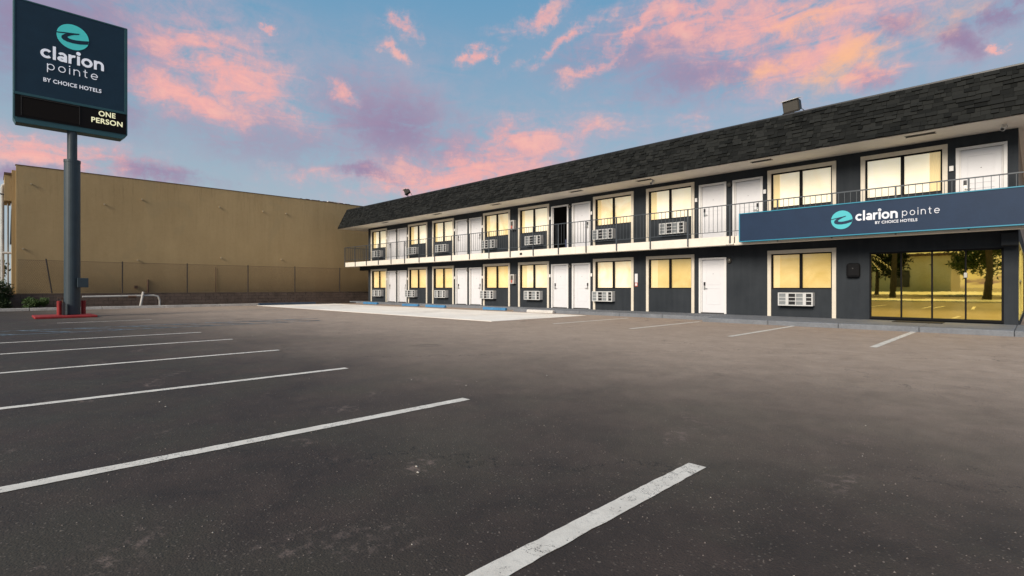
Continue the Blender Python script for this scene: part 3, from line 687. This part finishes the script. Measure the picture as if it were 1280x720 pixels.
# ================================================================== lettering
def ribbon(pts, wd):
    pts = [Vector(p) for p in pts]; closed = (pts[0]-pts[-1]).length < 1e-4
    if closed: pts = pts[:-1]
    n = len(pts); L, Rr = [], []
    for k in range(n):
        if closed: a, b = pts[(k-1) % n], pts[(k+1) % n]
        else: a, b = pts[max(k-1, 0)], pts[min(k+1, n-1)]
        d = (b-a).normalized(); q = Vector((-d.y, d.x)); L.append(pts[k]+q*wd/2); Rr.append(pts[k]-q*wd/2)
    idx = range(n if closed else n-1)
    return [(L[k], Rr[k], Rr[(k+1) % n], L[(k+1) % n]) for k in idx]
def arc(cx, cy, rx, ry, a0, a1, n=20): return [(cx+rx*math.cos(R(a0+(a1-a0)*k/n)), cy+ry*math.sin(R(a0+(a1-a0)*k/n))) for k in range(n+1)]
def glyph(ch, w_):
    h = w_/2; r = .5-h
    if ch == 'c': return [arc(.5, .5, r, r, 42, 318)], .90
    if ch == 'o': return [arc(.5, .5, r, r, 0, 360, 32)], 1.0
    if ch == 'l': return [[(h, 0), (h, 1.45)]], w_
    if ch == 'i': return [[(h, 0), (h, 1.0)], arc(h, 1.30, w_*.31, w_*.31, 0, 360, 14)], w_
    if ch == 'a':
        return [arc(.42, .60, .40-h, .40-h, 150, 0)+[(.82-h, .6), (.82-h, 0)], arc(.40, .29, .40-h, .29-h, 0, 360, 24)], .82
    if ch == 'r': return [[(h, 0), (h, 1.0)], arc(.5, .5, .5-h, .5-h, 175, 75)], .62
    if ch == 'n': return [[(h, 0), (h, 1.0)], arc(.45, .55, .45-h, .45-h, 180, 0)+[(.9-h, 0)]], .90
    if ch == 'p': return [arc(.5, .5, r, r, 0, 360, 32), [(h, -.42), (h, 1.0)]], 1.0
    if ch == 't': return [[(.25, 1.32), (.25, .30)]+arc(.25+.22, .26, .22, .26-h, 180, 290, 8), [(0, 1-h), (.55, 1-h)]], .58
    if ch == 'e': return [arc(.5, .5, r, r, 0, 318), [(h, .5), (1-h*.5, .5)]], 1.0
def word(txt, w_, gap):
    x = 0; quads = []; lay = 0
    for ch in txt:
        st, adv = glyph(ch, w_)
        for s_ in st:
            lay += 1; quads += [(tuple((p.x+x, p.y) for p in q), lay % 4) for q in ribbon(s_, w_)]
        x += adv+gap
    return quads, x-gap
def place_word(txt, w_, gap, org, udir, out, width, xh, m, parent, depth=.012, name='lettering'):
    """org: baseline start; udir: reading direction; out: towards the reader"""
    quads, W_ = word(txt, w_, gap); b = MB(); org, udir, out = Vector(org), Vector(udir), Vector(out); sx = width/W_
    for q, lay in quads:
        f = [org+udir*(u*sx)+Vector((0, 0, v*xh))+out*(depth+lay*.0007) for u, v in q]; bk = [p-out*depth for p in f]
        b.hexa(f, bk)
    return b.build(name, m, parent)
def place_text(txt, org, udir, out, width, height, m, parent, off=.018, name='lettering'):
    cu = bpy.data.curves.new('t', 'FONT'); cu.body = txt; cu.offset = off; cu.space_character = 1.06
    to = bpy.data.objects.new('t', cu); COL.objects.link(to); dg = bpy.context.evaluated_depsgraph_get(); dg.update()
    me = to.evaluated_get(dg).to_mesh(); vs = [v.co.copy() for v in me.vertices]; fs = [tuple(p.vertices) for p in me.polygons]
    bpy.data.objects.remove(to); x0 = min(v.x for v in vs); x1 = max(v.x for v in vs); y0 = min(v.y for v in vs); y1 = max(v.y for v in vs)
    b = MB(); org, udir, out = Vector(org), Vector(udir), Vector(out); n = len(vs)
    fr = [org+udir*((v.x-x0)/(x1-x0)*width)+Vector((0, 0, (v.y-y0)/(y1-y0)*height)) for v in vs]
    b.v = [tuple(p+out*.010) for p in fr]+[tuple(p) for p in fr]; b.f = list(fs)
    cnt = {}
    for f in fs:
        for k in range(len(f)):
            e = (f[k], f[(k+1) % len(f)]); cnt[frozenset(e)] = cnt.get(frozenset(e), []) + [e]
    b.f += [(e[0][1], e[0][0], e[0][0]+n, e[0][1]+n) for e in cnt.values() if len(e) == 1]
    return b.build(name, m, parent)
def logo(org, udir, out, r, mdisc, mcut, parent):
    org, udir, out = Vector(org), Vector(udir), Vector(out)
    P2 = lambda u, v, d: org+udir*(u*r)+Vector((0, 0, v*r))+out*d
    ring = [(math.cos(2*math.pi*k/48), math.sin(2*math.pi*k/48)) for k in range(48)]
    b = MB(); b.hexa([P2(u, v, .010) for u, v in ring], [P2(u, v, 0) for u, v in ring]); disc = b.build('emblem', mdisc, parent)
    ups = [(-1.02, .13), (-.60, .22), (-.15, .30), (.42, .40)]
    up_l = [(-1.02, .05), (-.62, .12), (-.30, .20), (.36, .31)]
    b = MB()
    def strip(A, B, d):
        for k in range(len(A)-1): b.hexa([P2(*A[k], d), P2(*B[k], d), P2(*B[k+1], d), P2(*A[k+1], d)], [P2(*A[k], .0105), P2(*B[k], .0105), P2(*B[k+1], .0105), P2(*A[k+1], .0105)])
    strip(ups, up_l, .0140)
    outer = [(.38, .405), (.02, .32), (-.28, .24), (-.52, .10), (-.69, -.08), (-.72, -.24), (-.60, -.39), (-.35, -.47), (.0, -.49), (.45, -.44), (.94, -.30)]
    inner = [(.38, .31), (.10, .22), (-.08, .12), (-.24, .02), (-.34, -.07), (-.32, -.14), (-.22, -.18), (-.06, -.20), (.18, -.19), (.55, -.12), (1.01, -.01)]
    strip(outer, inner, .0148)
    b.build('emblem_curve', mcut, disc)

# ---------------- entrance fascia sign
AX0, AX1, AY, AZ0, AZ1 = -6.88, 1.35, 17.40, 2.585, 3.525
sg = empty('entrance_sign', ((AX0+AX1)/2, AY, AZ0), 'long navy fascia sign with cyan edge, round emblem and white lettering over the entrance', 'sign')
MB().box(AX0+.035, AX1, AY+.012, AY+.24, AZ0+.03, AZ1-.03).build('panel', 'navy_panel', sg, bevel=.004)
b = MB(); b.box(AX0, AX1, AY-.006, AY+.25, AZ1-.03, AZ1).box(AX0, AX1, AY-.006, AY+.25, AZ0, AZ0+.03).box(AX0, AX0+.035, AY-.006, AY+.25, AZ0+.03, AZ1-.03)
b.build('edge_trim', 'cyan_trim', sg, bevel=.005)
ux, ou = (1, 0, 0), (0, -1, 0); ty = AY+.0115
logo((-3.951, ty, 3.052), ux, ou, .268, 'logo_cyan', 'navy_panel', sg)
place_word('clarion', .265, .10, (-3.612, ty, 2.985), ux, ou, .980, .198, 'letter_white_flat', sg)
place_word('pointe', .125, .48, (-2.537, ty, 3.030), ux, ou, .790, .135, 'letter_white_flat', sg)
place_text('BY CHOICE HOTELS', (-3.145, ty, 2.860), ux, ou, .935, .078, 'letter_white_flat', sg)

# ---------------- pylon sign
PX, PY = -25.5, 2.17
py_ = empty('pylon_sign', (PX, PY, 0), 'tall pylon with navy board, round teal emblem and message strip on a grey pole', 'sign')
MB().tube([(PX, PY, .09), (PX, PY, 5.78)], .242, 28).build('lower_pole', 'pole_paint', py_, smooth=False)
MB().tube([(PX, PY, 5.76), (PX, PY, 5.86)], .252, 28).build('collar', 'pole_paint', py_)
MB().tube([(PX, PY, 5.86), (PX, PY, 7.1)], .150, 24).build('upper_pole', 'pole_paint', py_)
FX = -25.40+.12; Y0, Y1, Z0, Z1 = .557, 3.83, 6.92, 11.30
cb = MB(); XB = FX-.56
# cabinet with chamfered lower edges
prof = [(Y0, Z0+.16), (Y0+.07, Z0), (Y1-.17, Z0), (Y1, Z0+.18), (Y1, Z1), (Y0, Z1)]
cb.hexa([(FX-.03, y, z) for y, z in prof], [(XB, y, z) for y, z in prof]); cab = cb.build('cabinet', 'teal_metal', py_, bevel=.012)
def onp(px_, pyy):            # note of a place on the board: bearing -> board coordinates
    s, c = math.sin(TH), math.cos(TH); u = px_-640; Z = FX/(-s+c*u/653); return Z*(c+s*u/653), CAM_H+(359.25-pyy)*Z/653
lz0 = Z0+1.02
fb = MB(); fb.box(FX-.03, FX+.012, Y0+.012, Y1-.012, Z1-.06, Z1-.01).box(FX-.03, FX+.012, Y0+.012, Y0+.06, lz0+.05, Z1-.06).box(FX-.03, FX+.012, Y1-.10, Y1-.012, lz0+.05, Z1-.06).box(FX-.03, FX+.012, Y0+.012, Y1-.012, lz0-.04, lz0+.05)
fb.build('face_frame', 'teal_metal', py_, bevel=.006)
MB().box(FX-.029, FX, Y0+.061, Y1-.101, lz0+.051, Z1-.061).build('face_panel', 'navy_sign', py_)
MB().box(FX-.029, FX-.004, Y0+.05, Y1-.05, Z0+.20, lz0-.041).build('message_strip', 'led_black', py_)
b = MB(); sy0, sy1, sz0, sz1 = onp(27, 125)[0], onp(99, 150)[0], Z0+.27, lz0-.09
b.box(FX-.0035, FX+.004, sy0, sy1, sz0, sz1); scr = b.build('message_screen', 'led_screen', py_)
b = MB(); b.box(FX+.0045, FX+.022, sy0-.02, sy1+.02, sz1, sz1+.025).box(FX+.0045, FX+.012, sy1, sy1+.02, sz0, sz1).box(FX+.0045, FX+.012, sy0-.02, sy0, sz0, sz1); b.build('screen_frame', 'flood_body', scr)
uy, ox = (0, 1, 0), (1, 0, 0); fx = FX+.0005
a0, za = onp(50.4, 71); a1, zb_ = onp(129.8, 89.3)
place_word('clarion', .25, .12, (fx, a0, (za+zb_)/2+.0), uy, ox, a1-a0, .335, 'letter_white', py_)
c0, zc = onp(58.8, 88); c1, zd = onp(122.3, 100.5)
place_word('pointe', .12, .48, (fx, c0, (za+zb_)/2-.40), uy, ox, c1-c0, .225, 'letter_white', py_)
e0 = onp(54.2, 101)[0]; e1 = onp(126.7, 110)[0]
place_text('BY CHOICE HOTELS', (fx, e0, onp(90, 109)[1]), uy, ox, e1-e0, .145, 'letter_white', py_)
l0 = onp(71, 46)[0]; l1 = onp(110.7, 46)[0]
logo((fx, (l0+l1)/2, onp(90.5, 46.5)[1]), uy, ox, (l1-l0)/2*1.02, 'logo_teal', 'navy_sign', py_)
o0 = onp(123.3, 140)[0]; o1 = onp(144.3, 140)[0]; zz = onp(134, 146.6)[1]
place_text('ONE', (FX-.0035, o0, zz), uy, ox, o1-o0, .20, 'led_text', py_, .02)
o0 = onp(114.2, 150)[0]; o1 = onp(153.2, 150)[0]; zz = onp(134, 155.8)[1]
place_text('PERSON', (FX-.0035, o0, zz), uy, ox, o1-o0, .20, 'led_text', py_, .02)
MB().box(PX+.16, PX+.38, PY+.12, PY+.44, 1.10, 1.45).build('junction_box', 'pole_paint', py_, bevel=.01)
isl = empty('pylon_island', (PX, PY, 0), 'low red painted island with two red guards at the foot of the pylon', 'kerb island')
MB().box(-26.2, -24.4, 1.08, 2.80, 0, .08).build('island_base', 'red_paint', isl, bevel=.02)
MB().tube([(-25.45, 1.80, .09), (-25.45, 1.80, .60)], .075, 12).build('guard', 'red_paint', isl)
MB().tube([(-25.75, 2.52, .09), (-25.75, 2.52, .60)], .075, 12).build('guard', 'red_paint', isl)
MB().box(-25.3, -25.15, 1.86, 1.95, .09, .52).build('meter_box', 'dark_bronze', isl)

# ================================================================== wheel stops
def stop(x0, x1, y, m, lab, grp):
    b = MB(); p = [(y, 0), (y+.02, .10), (y+.05, .13), (y+.12, .13), (y+.15, .10), (y+.17, 0)]
    b.hexa([(x0, a, c) for a, c in p], [(x1, a, c) for a, c in p]); tag(b.build('wheel_stop', m, bevel=.012), lab, 'wheel stop', grp)
grp = 'wheel stops along the rooms'
stop(-31.75, -30.0, 17.62, 'blue_stop', 'blue concrete wheel stop farthest along, near the left end of the motel', grp)
stop(-26.75, -25.15, 17.40, 'blue_stop', 'blue concrete wheel stop in front of the second ground floor window from the left', grp)
stop(-24.25, -22.5, 17.30, 'blue_stop', 'blue concrete wheel stop in front of the third ground floor window', grp)
stop(-19.35, -17.75, 17.25, 'blue_stop', 'blue concrete wheel stop under the extinguisher cabinet, nearest of the blue ones', grp)
stop(-15.85, -14.35, 16.72, 'white_stop', 'weathered white wheel stop lying before the middle pair of doors', grp)

# ================================================================== neighbour: block wall, fence, tan building
bw = empty('block_wall', (-35.4, -10, 0), 'low dark brown block wall along the foot of the tan building', 'wall')
MB().box(-35.48, -35.34, -20, 30, 0, .755).build('mortar_bed', 'mortar', bw)
bmesh_ = None
for r in range(4):
    y = -2.0+(.21 if r % 2 else 0)
    while y < 27:
        if bmesh_ is None:
            p = MB().box(-35.5, -35.31, y+.006, y+.400, .006+r*.19, .184+r*.19).build('block', 'block_wall', bw); bmesh_ = p.data; q0 = WL[p]; y00 = y; r00 = r
        else: link('block', bmesh_, (q0.x+random.uniform(-.004, .006), q0.y+y-y00, q0.z+(r-r00)*.19), bw)
        y += .406
MB().box(-35.5, -35.31, -20, -2, 0, .76).build('far_blocks', 'block_wall', bw)
MB().box(-35.52, -35.29, -20, 27, .762, .80).build('coping', 'block_wall', bw)
fn = empty('wire_fence', (-35.4, 3, .8), 'dark chain link fence on posts above the block wall', 'fence')
for k, y in enumerate((2.07, 5.127, 8.228, 11.602, 14.582, 17.805, 21.0, 24.2)):
    if k == 0: MB().tube([(-35.4, y+.15, .80), (-35.4, y-.08, 2.55)], .03, 8).build('post', 'iron_post', fn)
    else: MB().tube([(-35.4, y, .80), (-35.4, y, 2.52)], .03, 8).build('post', 'iron_post', fn)
b = MB(); ya, yb, za, zb_ = .95, 27., .83, 2.46; st = .075; k = ya-(zb_-za)
while k < yb:
    for sgn in (1, -1):
        y0 = k; y1 = k+(zb_-za); z0, z1 = (za, zb_) if sgn > 0 else (zb_, za)
        if y0 < ya: z0 += sgn*(ya-y0); y0 = ya
        if y1 > yb: z1 -= sgn*(y1-yb); y1 = yb
        if y1-y0 > .02:
            X = -35.4+.004*sgn; e = .0042
            b.hexa([(X-e, y0, z0), (X+e, y0, z0-e), (X+e, y0, z0+e)], [(X-e, y1, z1), (X+e, y1, z1-e), (X+e, y1, z1+e)])
    k += st
b.box(-35.41, -35.39, ya, yb, 2.455, 2.47)
tag(b.build('wire_mesh', 'rust_brown', fn), kind='stuff')
tb = empty('neighbour_building', (-45, 15, 0), 'big plain tan stucco building rising behind the fence on the left', 'building')
TX = -36.0; b = MB(); b.box(TX-.3, TX, .906, 45, 0, 7.23); b.build('wall', 'tan_stucco', tb)
b = MB(); b.box(-41.5, TX-.3, .95, 1.2, 0, 7.15).box(-60, -41.5, 3.2, 3.5, 0, 7.1).box(-41.7, -41.5, 1.2, 3.2, 0, 7.1); b.build('front_wall', 'tan_stucco', tb)
MB().box(-60, TX-.3, 3.4, 45, 7.0, 7.10).build('roof', 'grey_concrete', tb)
pc = MB().box(TX-.34, TX+.02, .88, 45, 7.231, 7.26).build('parapet_cap', 'rust_brown', tb)
MB().box(TX-.5, TX-.2, 17.3, 18.2, 7.261, 7.36).build('roof_flashing', 'frame_white', tb)
for k in range(9): MB().box(TX-.33, TX-.02, 15.2+k*.42, 15.36+k*.42+.1*(k % 3), 7.261, 7.29+.01*(k % 2)).build('cap_tile', 'rust_brown', tb)
for y, z in ((1.45, 6.35), (1.15, 3.05), (6.1, 6.12), (10.1, 6.12), (12.7, 6.12), (10.2, 2.95), (4.4, 5.65), (14.2, 6.12), (5.9, 2.65), (13.9, 3.0)):
    MB().tube([(TX-.01, y, z), (TX+.10, y, z-.01)], [.035, .045], 8).build('wall_anchor', 'tan_light', tb)
MB().tube([(TX+.03, 6.4, .8), (TX+.03, 6.4, 1.55)], .04, 8).build('vent_pipe', 'rust_brown', tb); MB().box(TX+.0, TX+.1, 5.75, 5.9, 1.05, 1.2).build('outlet_box', 'rust_brown', tb)
MB().tube([(TX+.03, 9.9, .8), (TX+.03, 9.9, 2.35)], .015, 6).build('conduit', 'rust_brown', tb)
# canopy and dark opening on the front face
MB().box(-37.4, TX-.3, .76, .93, 0, 7.0).build('corner_pier', 'tan_stucco', tb)
MB().box(-38.6, -36.4, .50, .755, 5.45, 6.75).build('canopy', 'tan_stucco', tb)
MB().box(-38.5, -36.35, .48, .77, 6.76, 6.86).build('canopy_cap', 'rust_brown', tb)
MB().hexa([(-37.3, .70, 3.3), (-37.3, .758, 3.3), (-37.3, .758, 5.2), (-37.3, .745, 5.0)], [(-36.6, .70, 3.3), (-36.6, .758, 3.3), (-36.6, .758, 5.2), (-36.6, .745, 5.0)]).build('opening', 'shop_dark', tb)
pp = empty('standpipes', (-37.0, .45, 0), 'tall pale pipes standing at the left corner of the tan building', 'pipes')
def P_(x, y, zs): return [(x, y, z) for z in zs]
MB().tube(P_(-37.0, .43, (0, 6.15))+[(-37.0, .45, 6.27), (-37.0, .52, 6.33), (-36.9, .90, 6.36)], .075, 12).build('pipe', 'pipe_white', pp)
MB().tube(P_(-37.3, .64, (0, 5.4)), .035, 10).build('pipe', 'pipe_grey', pp)
MB().tube([(-36.9, .43, 2.85), (-36.8, .90, 2.85)], .06, 10).build('branch', 'pipe_white', pp)
MB().tube([(-37.0, .28, 5.85), (-36.5, .90, 5.75)], .03, 8).build('bracket', 'iron_post', pp)
MB().box(-36.9, -36.6, .55, .72, .0, 1.2).build('meter', 'pipe_grey', pp, bevel=.02)
# backflow pipes beside the pylon
bf = empty('backflow_pipes', (-34.3, 4.8, .06), 'pale water pipes with red valve standing low behind the pylon', 'pipes')
MB().tube([(-34.2, 3.3, .62), (-34.2, 6.35, .66), (-34.2, 6.55, .60), (-34.2, 6.62, .40), (-34.2, 6.62, .05)], .05, 10).build('pipe', 'pipe_white', bf)
MB().tube([(-34.1, 5.72, .05), (-34.15, 5.86, .86)], .055, 10).build('pipe', 'pipe_white', bf)
MB().tube([(-34.2, 5.2, .60), (-34.2, 5.55, .60)], .085, 10).build('valve', 'rust_brown', bf)
MB().tube([(-34.2, 2.55, .05), (-34.2, 2.55, .55)], .05, 8).build('pipe', 'rust_brown', bf); MB().box(-34.27, -34.13, 2.35, 2.75, .55, .60).build('valve_handle', 'rust_brown', bf)

# ================================================================== plants
def foliage(cx, cy, z0, rx, ry, h, n, size, name, m, parent=None, seed=1, low=.0):
    rnd = random.Random(seed); b = MB()
    clumps = [(rnd.uniform(-.7, .7), rnd.uniform(-.7, .7), rnd.uniform(.1, .85), rnd.uniform(.25, .5)) for _ in range(16)]
    for _ in range(n):
        c = rnd.choice(clumps); d = Vector((rnd.gauss(0, 1), rnd.gauss(0, 1), rnd.gauss(0, 1))).normalized()*c[3]*rnd.random()**.35
        p = Vector((cx+(c[0]+d.x)*rx, cy+(c[1]+d.y)*ry, z0+max(low, c[2]+d.z*.7)*h))
        a = Vector((rnd.gauss(0, 1), rnd.gauss(0, 1), rnd.gauss(0, .7)+.3)).normalized(); q = a.orthogonal().normalized()
        s_ = size*rnd.uniform(.6, 1.3); b.quad(p-q*s_*.22, p+a*s_*.5-q*s_*.05+Vector((0, 0, s_*.05)), p+a*s_, p+a*s_*.5+q*s_*.28)
    return b.build(name, m, parent)
def shrub(cx, cy, rx, ry, h, n, size, m, lab, seed):
    r = empty('shrub', (cx, cy, .05), lab, 'shrub'); foliage(cx, cy, .06, rx, ry, h, n, size, 'foliage', m, r, seed)
    b = MB(); rnd = random.Random(seed)
    for k in range(6): b.tube([(cx, cy, .05), (cx+rnd.uniform(-.4, .4)*rx, cy+rnd.uniform(-.4, .4)*ry, h*.6)], [.02, .008], 5)
    b.build('stem', 'trunk', r)
shrub(-34.3, 1.55, .42, .48, .52, 2600, .09, 'leaf_green', 'small round bright green shrub on the strip left of the pylon foot', 3)
shrub(-34.9, -.05, 1.0, .80, 1.45, 6000, .13, 'leaf_dark', 'large dark bush at the left edge below the standpipes', 5)
def tree(cx, cy, h, r_, n, size, m, lab, seed, name='broadleaf_tree', grp=None):
    t_ = empty(name, (cx, cy, 0), lab, 'tree', grp); rnd = random.Random(seed); b = MB(); th0 = h*.45
    b.tube([(cx, cy, 0), (cx+.1, cy, th0*.5), (cx, cy+.1, th0)], [.03*h, .024*h, .018*h], 8)
    for k in range(6):
        a = k*1.05+rnd.random(); b.tube([(cx, cy, th0*.95), (cx+math.cos(a)*r_*.35, cy+math.sin(a)*r_*.35, h*.62), (cx+math.cos(a)*r_*.7, cy+math.sin(a)*r_*.7, h*.8)], [.014*h, .009*h, .003*h], 6)
    b.build('trunk', 'trunk', t_); foliage(cx, cy, h*.3, r_, r_, h*.72, n, size, 'crown', m, t_, seed)
tree(-74, -1.6, 3.6, 2.6, 4000, .5, 'leaf_dark', 'far dark tree seen past the standpipes at the left edge', 11)

# ================================================================== across the street (seen only as the reflection in the entrance glass)
def strip(name, y0, y1, z0, z1, m): tag(MB().box(-160, 160, y0, y1, z0, z1).build(name, m), kind='structure')
strip('far_pavement', -22, -14, -.05, .06, 'street_concrete')
strip('opposite_lot', -128, -54, -.05, .10, 'street_concrete')
for k in range(16): line(-60+k*6, -30, -57+k*6, -30, .12, name='lane_line')
sh = empty('shop_building', (-2, -132, 0), 'low pale shop building across the street, mirrored in the golden entrance glass', 'building')
MB().box(-62, -16, -150, -130, 0, 9).box(6, 60, -150, -133, 0, 12).build('wall', 'shop_wall', sh)
MB().box(-63, -15, -151, -129, 9, 9.7).box(5, 61, -151, -132, 12, 12.8).build('roof', 'rust_brown', sh)
for x in (-56, -46, -36, -26, 12, 22, 32, 42): MB().box(x, x+5, -130.1 if x < 0 else -133.1, -129.8 if x < 0 else -132.8, 1.2, 5.5).build('window', 'shop_dark', sh)
def palm(cx, cy, h, lab, seed):
    t_ = empty('palm_tree', (cx, cy, 0), lab, 'palm tree', 'palms across the street'); rnd = random.Random(seed)
    MB().tube([(cx, cy, 0), (cx+.2, cy, h*.5), (cx+.1, cy+.1, h)], [.32, .24, .22], 10).build('trunk', 'trunk', t_)
    for k in range(26):
        a = k*2.4; e = rnd.uniform(-.3, 1.2); b = MB(); L = rnd.uniform(2.4, 3.2); pts = []
        for j in range(7):
            s_ = j/6*L; pts.append(Vector((cx+.1+math.cos(a)*s_*math.cos(e*.6), cy+.1+math.sin(a)*s_*math.cos(e*.6), h+math.sin(e)*s_-.22*s_*s_)))
        for j in range(6):
            for sd_ in (-1, 1):
                sdv = Vector((-math.sin(a), math.cos(a), -.5*sd_*sd_))*.5*sd_; p, q = pts[j], pts[j+1]
                for f_ in (0, .5): 
                    r0 = p.lerp(q, f_); b.quad(r0, p.lerp(q, f_+.3), r0+Vector((sdv.x, sdv.y, -.28))+(q-p)*.4)
        b.build('frond', 'palm_leaf', t_)
palm(-11, -32, 9, 'tall palm mirrored in the leftmost golden glass panel', 21)
palm(-1.0, -26, 5.2, 'short palm with spreading fronds mirrored in the rightmost glass panel', 22)
palm(-12.5, -22, 4.2, 'low bushy palm mirrored at the left edge of the entrance glass', 27)
palm(3.5, -34, 6.0, 'palm leaning over the shop corner mirrored right', 28)
palm(-6.0, -52, 8.5, 'middle palm mirrored over the shop roofs', 23)
tree(-16, -52, 9, 5, 5000, .7, 'leaf_dark', 'dark leafy tree across the street mirrored left in the entrance glass', 31)
tree(-4, -60, 8.5, 5.5, 6000, .6, 'leaf_green', 'round green tree across the street mirrored in the middle of the entrance glass', 33)
tree(-24, -66, 10, 6, 6000, .7, 'leaf_green', 'tall green tree across the street mirrored far left in the entrance glass', 34)
tree(6, -50, 8, 5, 5000, .7, 'leaf_dark', 'wide leafy tree across the street mirrored right in the entrance glass', 32)

# ================================================================== litter and loose stones on the asphalt
rnd = random.Random(4); b = MB()
for _ in range(55):
    d = rnd.uniform(1.6, 16); a = rnd.uniform(-.75, .75)+TH; x = -math.sin(a)*d; y = math.cos(a)*d
    if y > 15.8: continue
    s_ = rnd.uniform(.004, .013); r0 = rnd.uniform(0, 6.28); z = .004
    p = [(x+math.cos(r0+k*1.57)*s_*rnd.uniform(.4, 1.2), y+math.sin(r0+k*1.57)*s_*rnd.uniform(.4, 1.2)) for k in range(4)]
    c = (x, y, z+s_*.7)
    b.v += [(q[0], q[1], z) for q in p]+[c]; i = len(b.v)-5
    b.f += [(i, i+1, i+4), (i+1, i+2, i+4), (i+2, i+3, i+4), (i+3, i, i+4)]
tag(b.build('litter', 'litter', origin=(0, 0, 0)), kind='stuff')
b = MB()
for _ in range(2200):
    d = rnd.uniform(1.5, 9); a = rnd.uniform(-.8, .8)+TH; x = -math.sin(a)*d; y = math.cos(a)*d
    s_ = rnd.uniform(.002, .006); z = .001; i = len(b.v); r0 = rnd.uniform(0, 6)
    b.v += [(x+math.cos(r0+k*2.09)*s_, y+math.sin(r0+k*2.09)*s_, z) for k in range(3)]+[(x, y, z+s_)]
    b.f += [(i, i+1, i+3), (i+1, i+2, i+3), (i+2, i, i+3)]
tag(b.build('loose_gravel', 'gravel_bits', origin=(0, 0, 0)), kind='stuff')
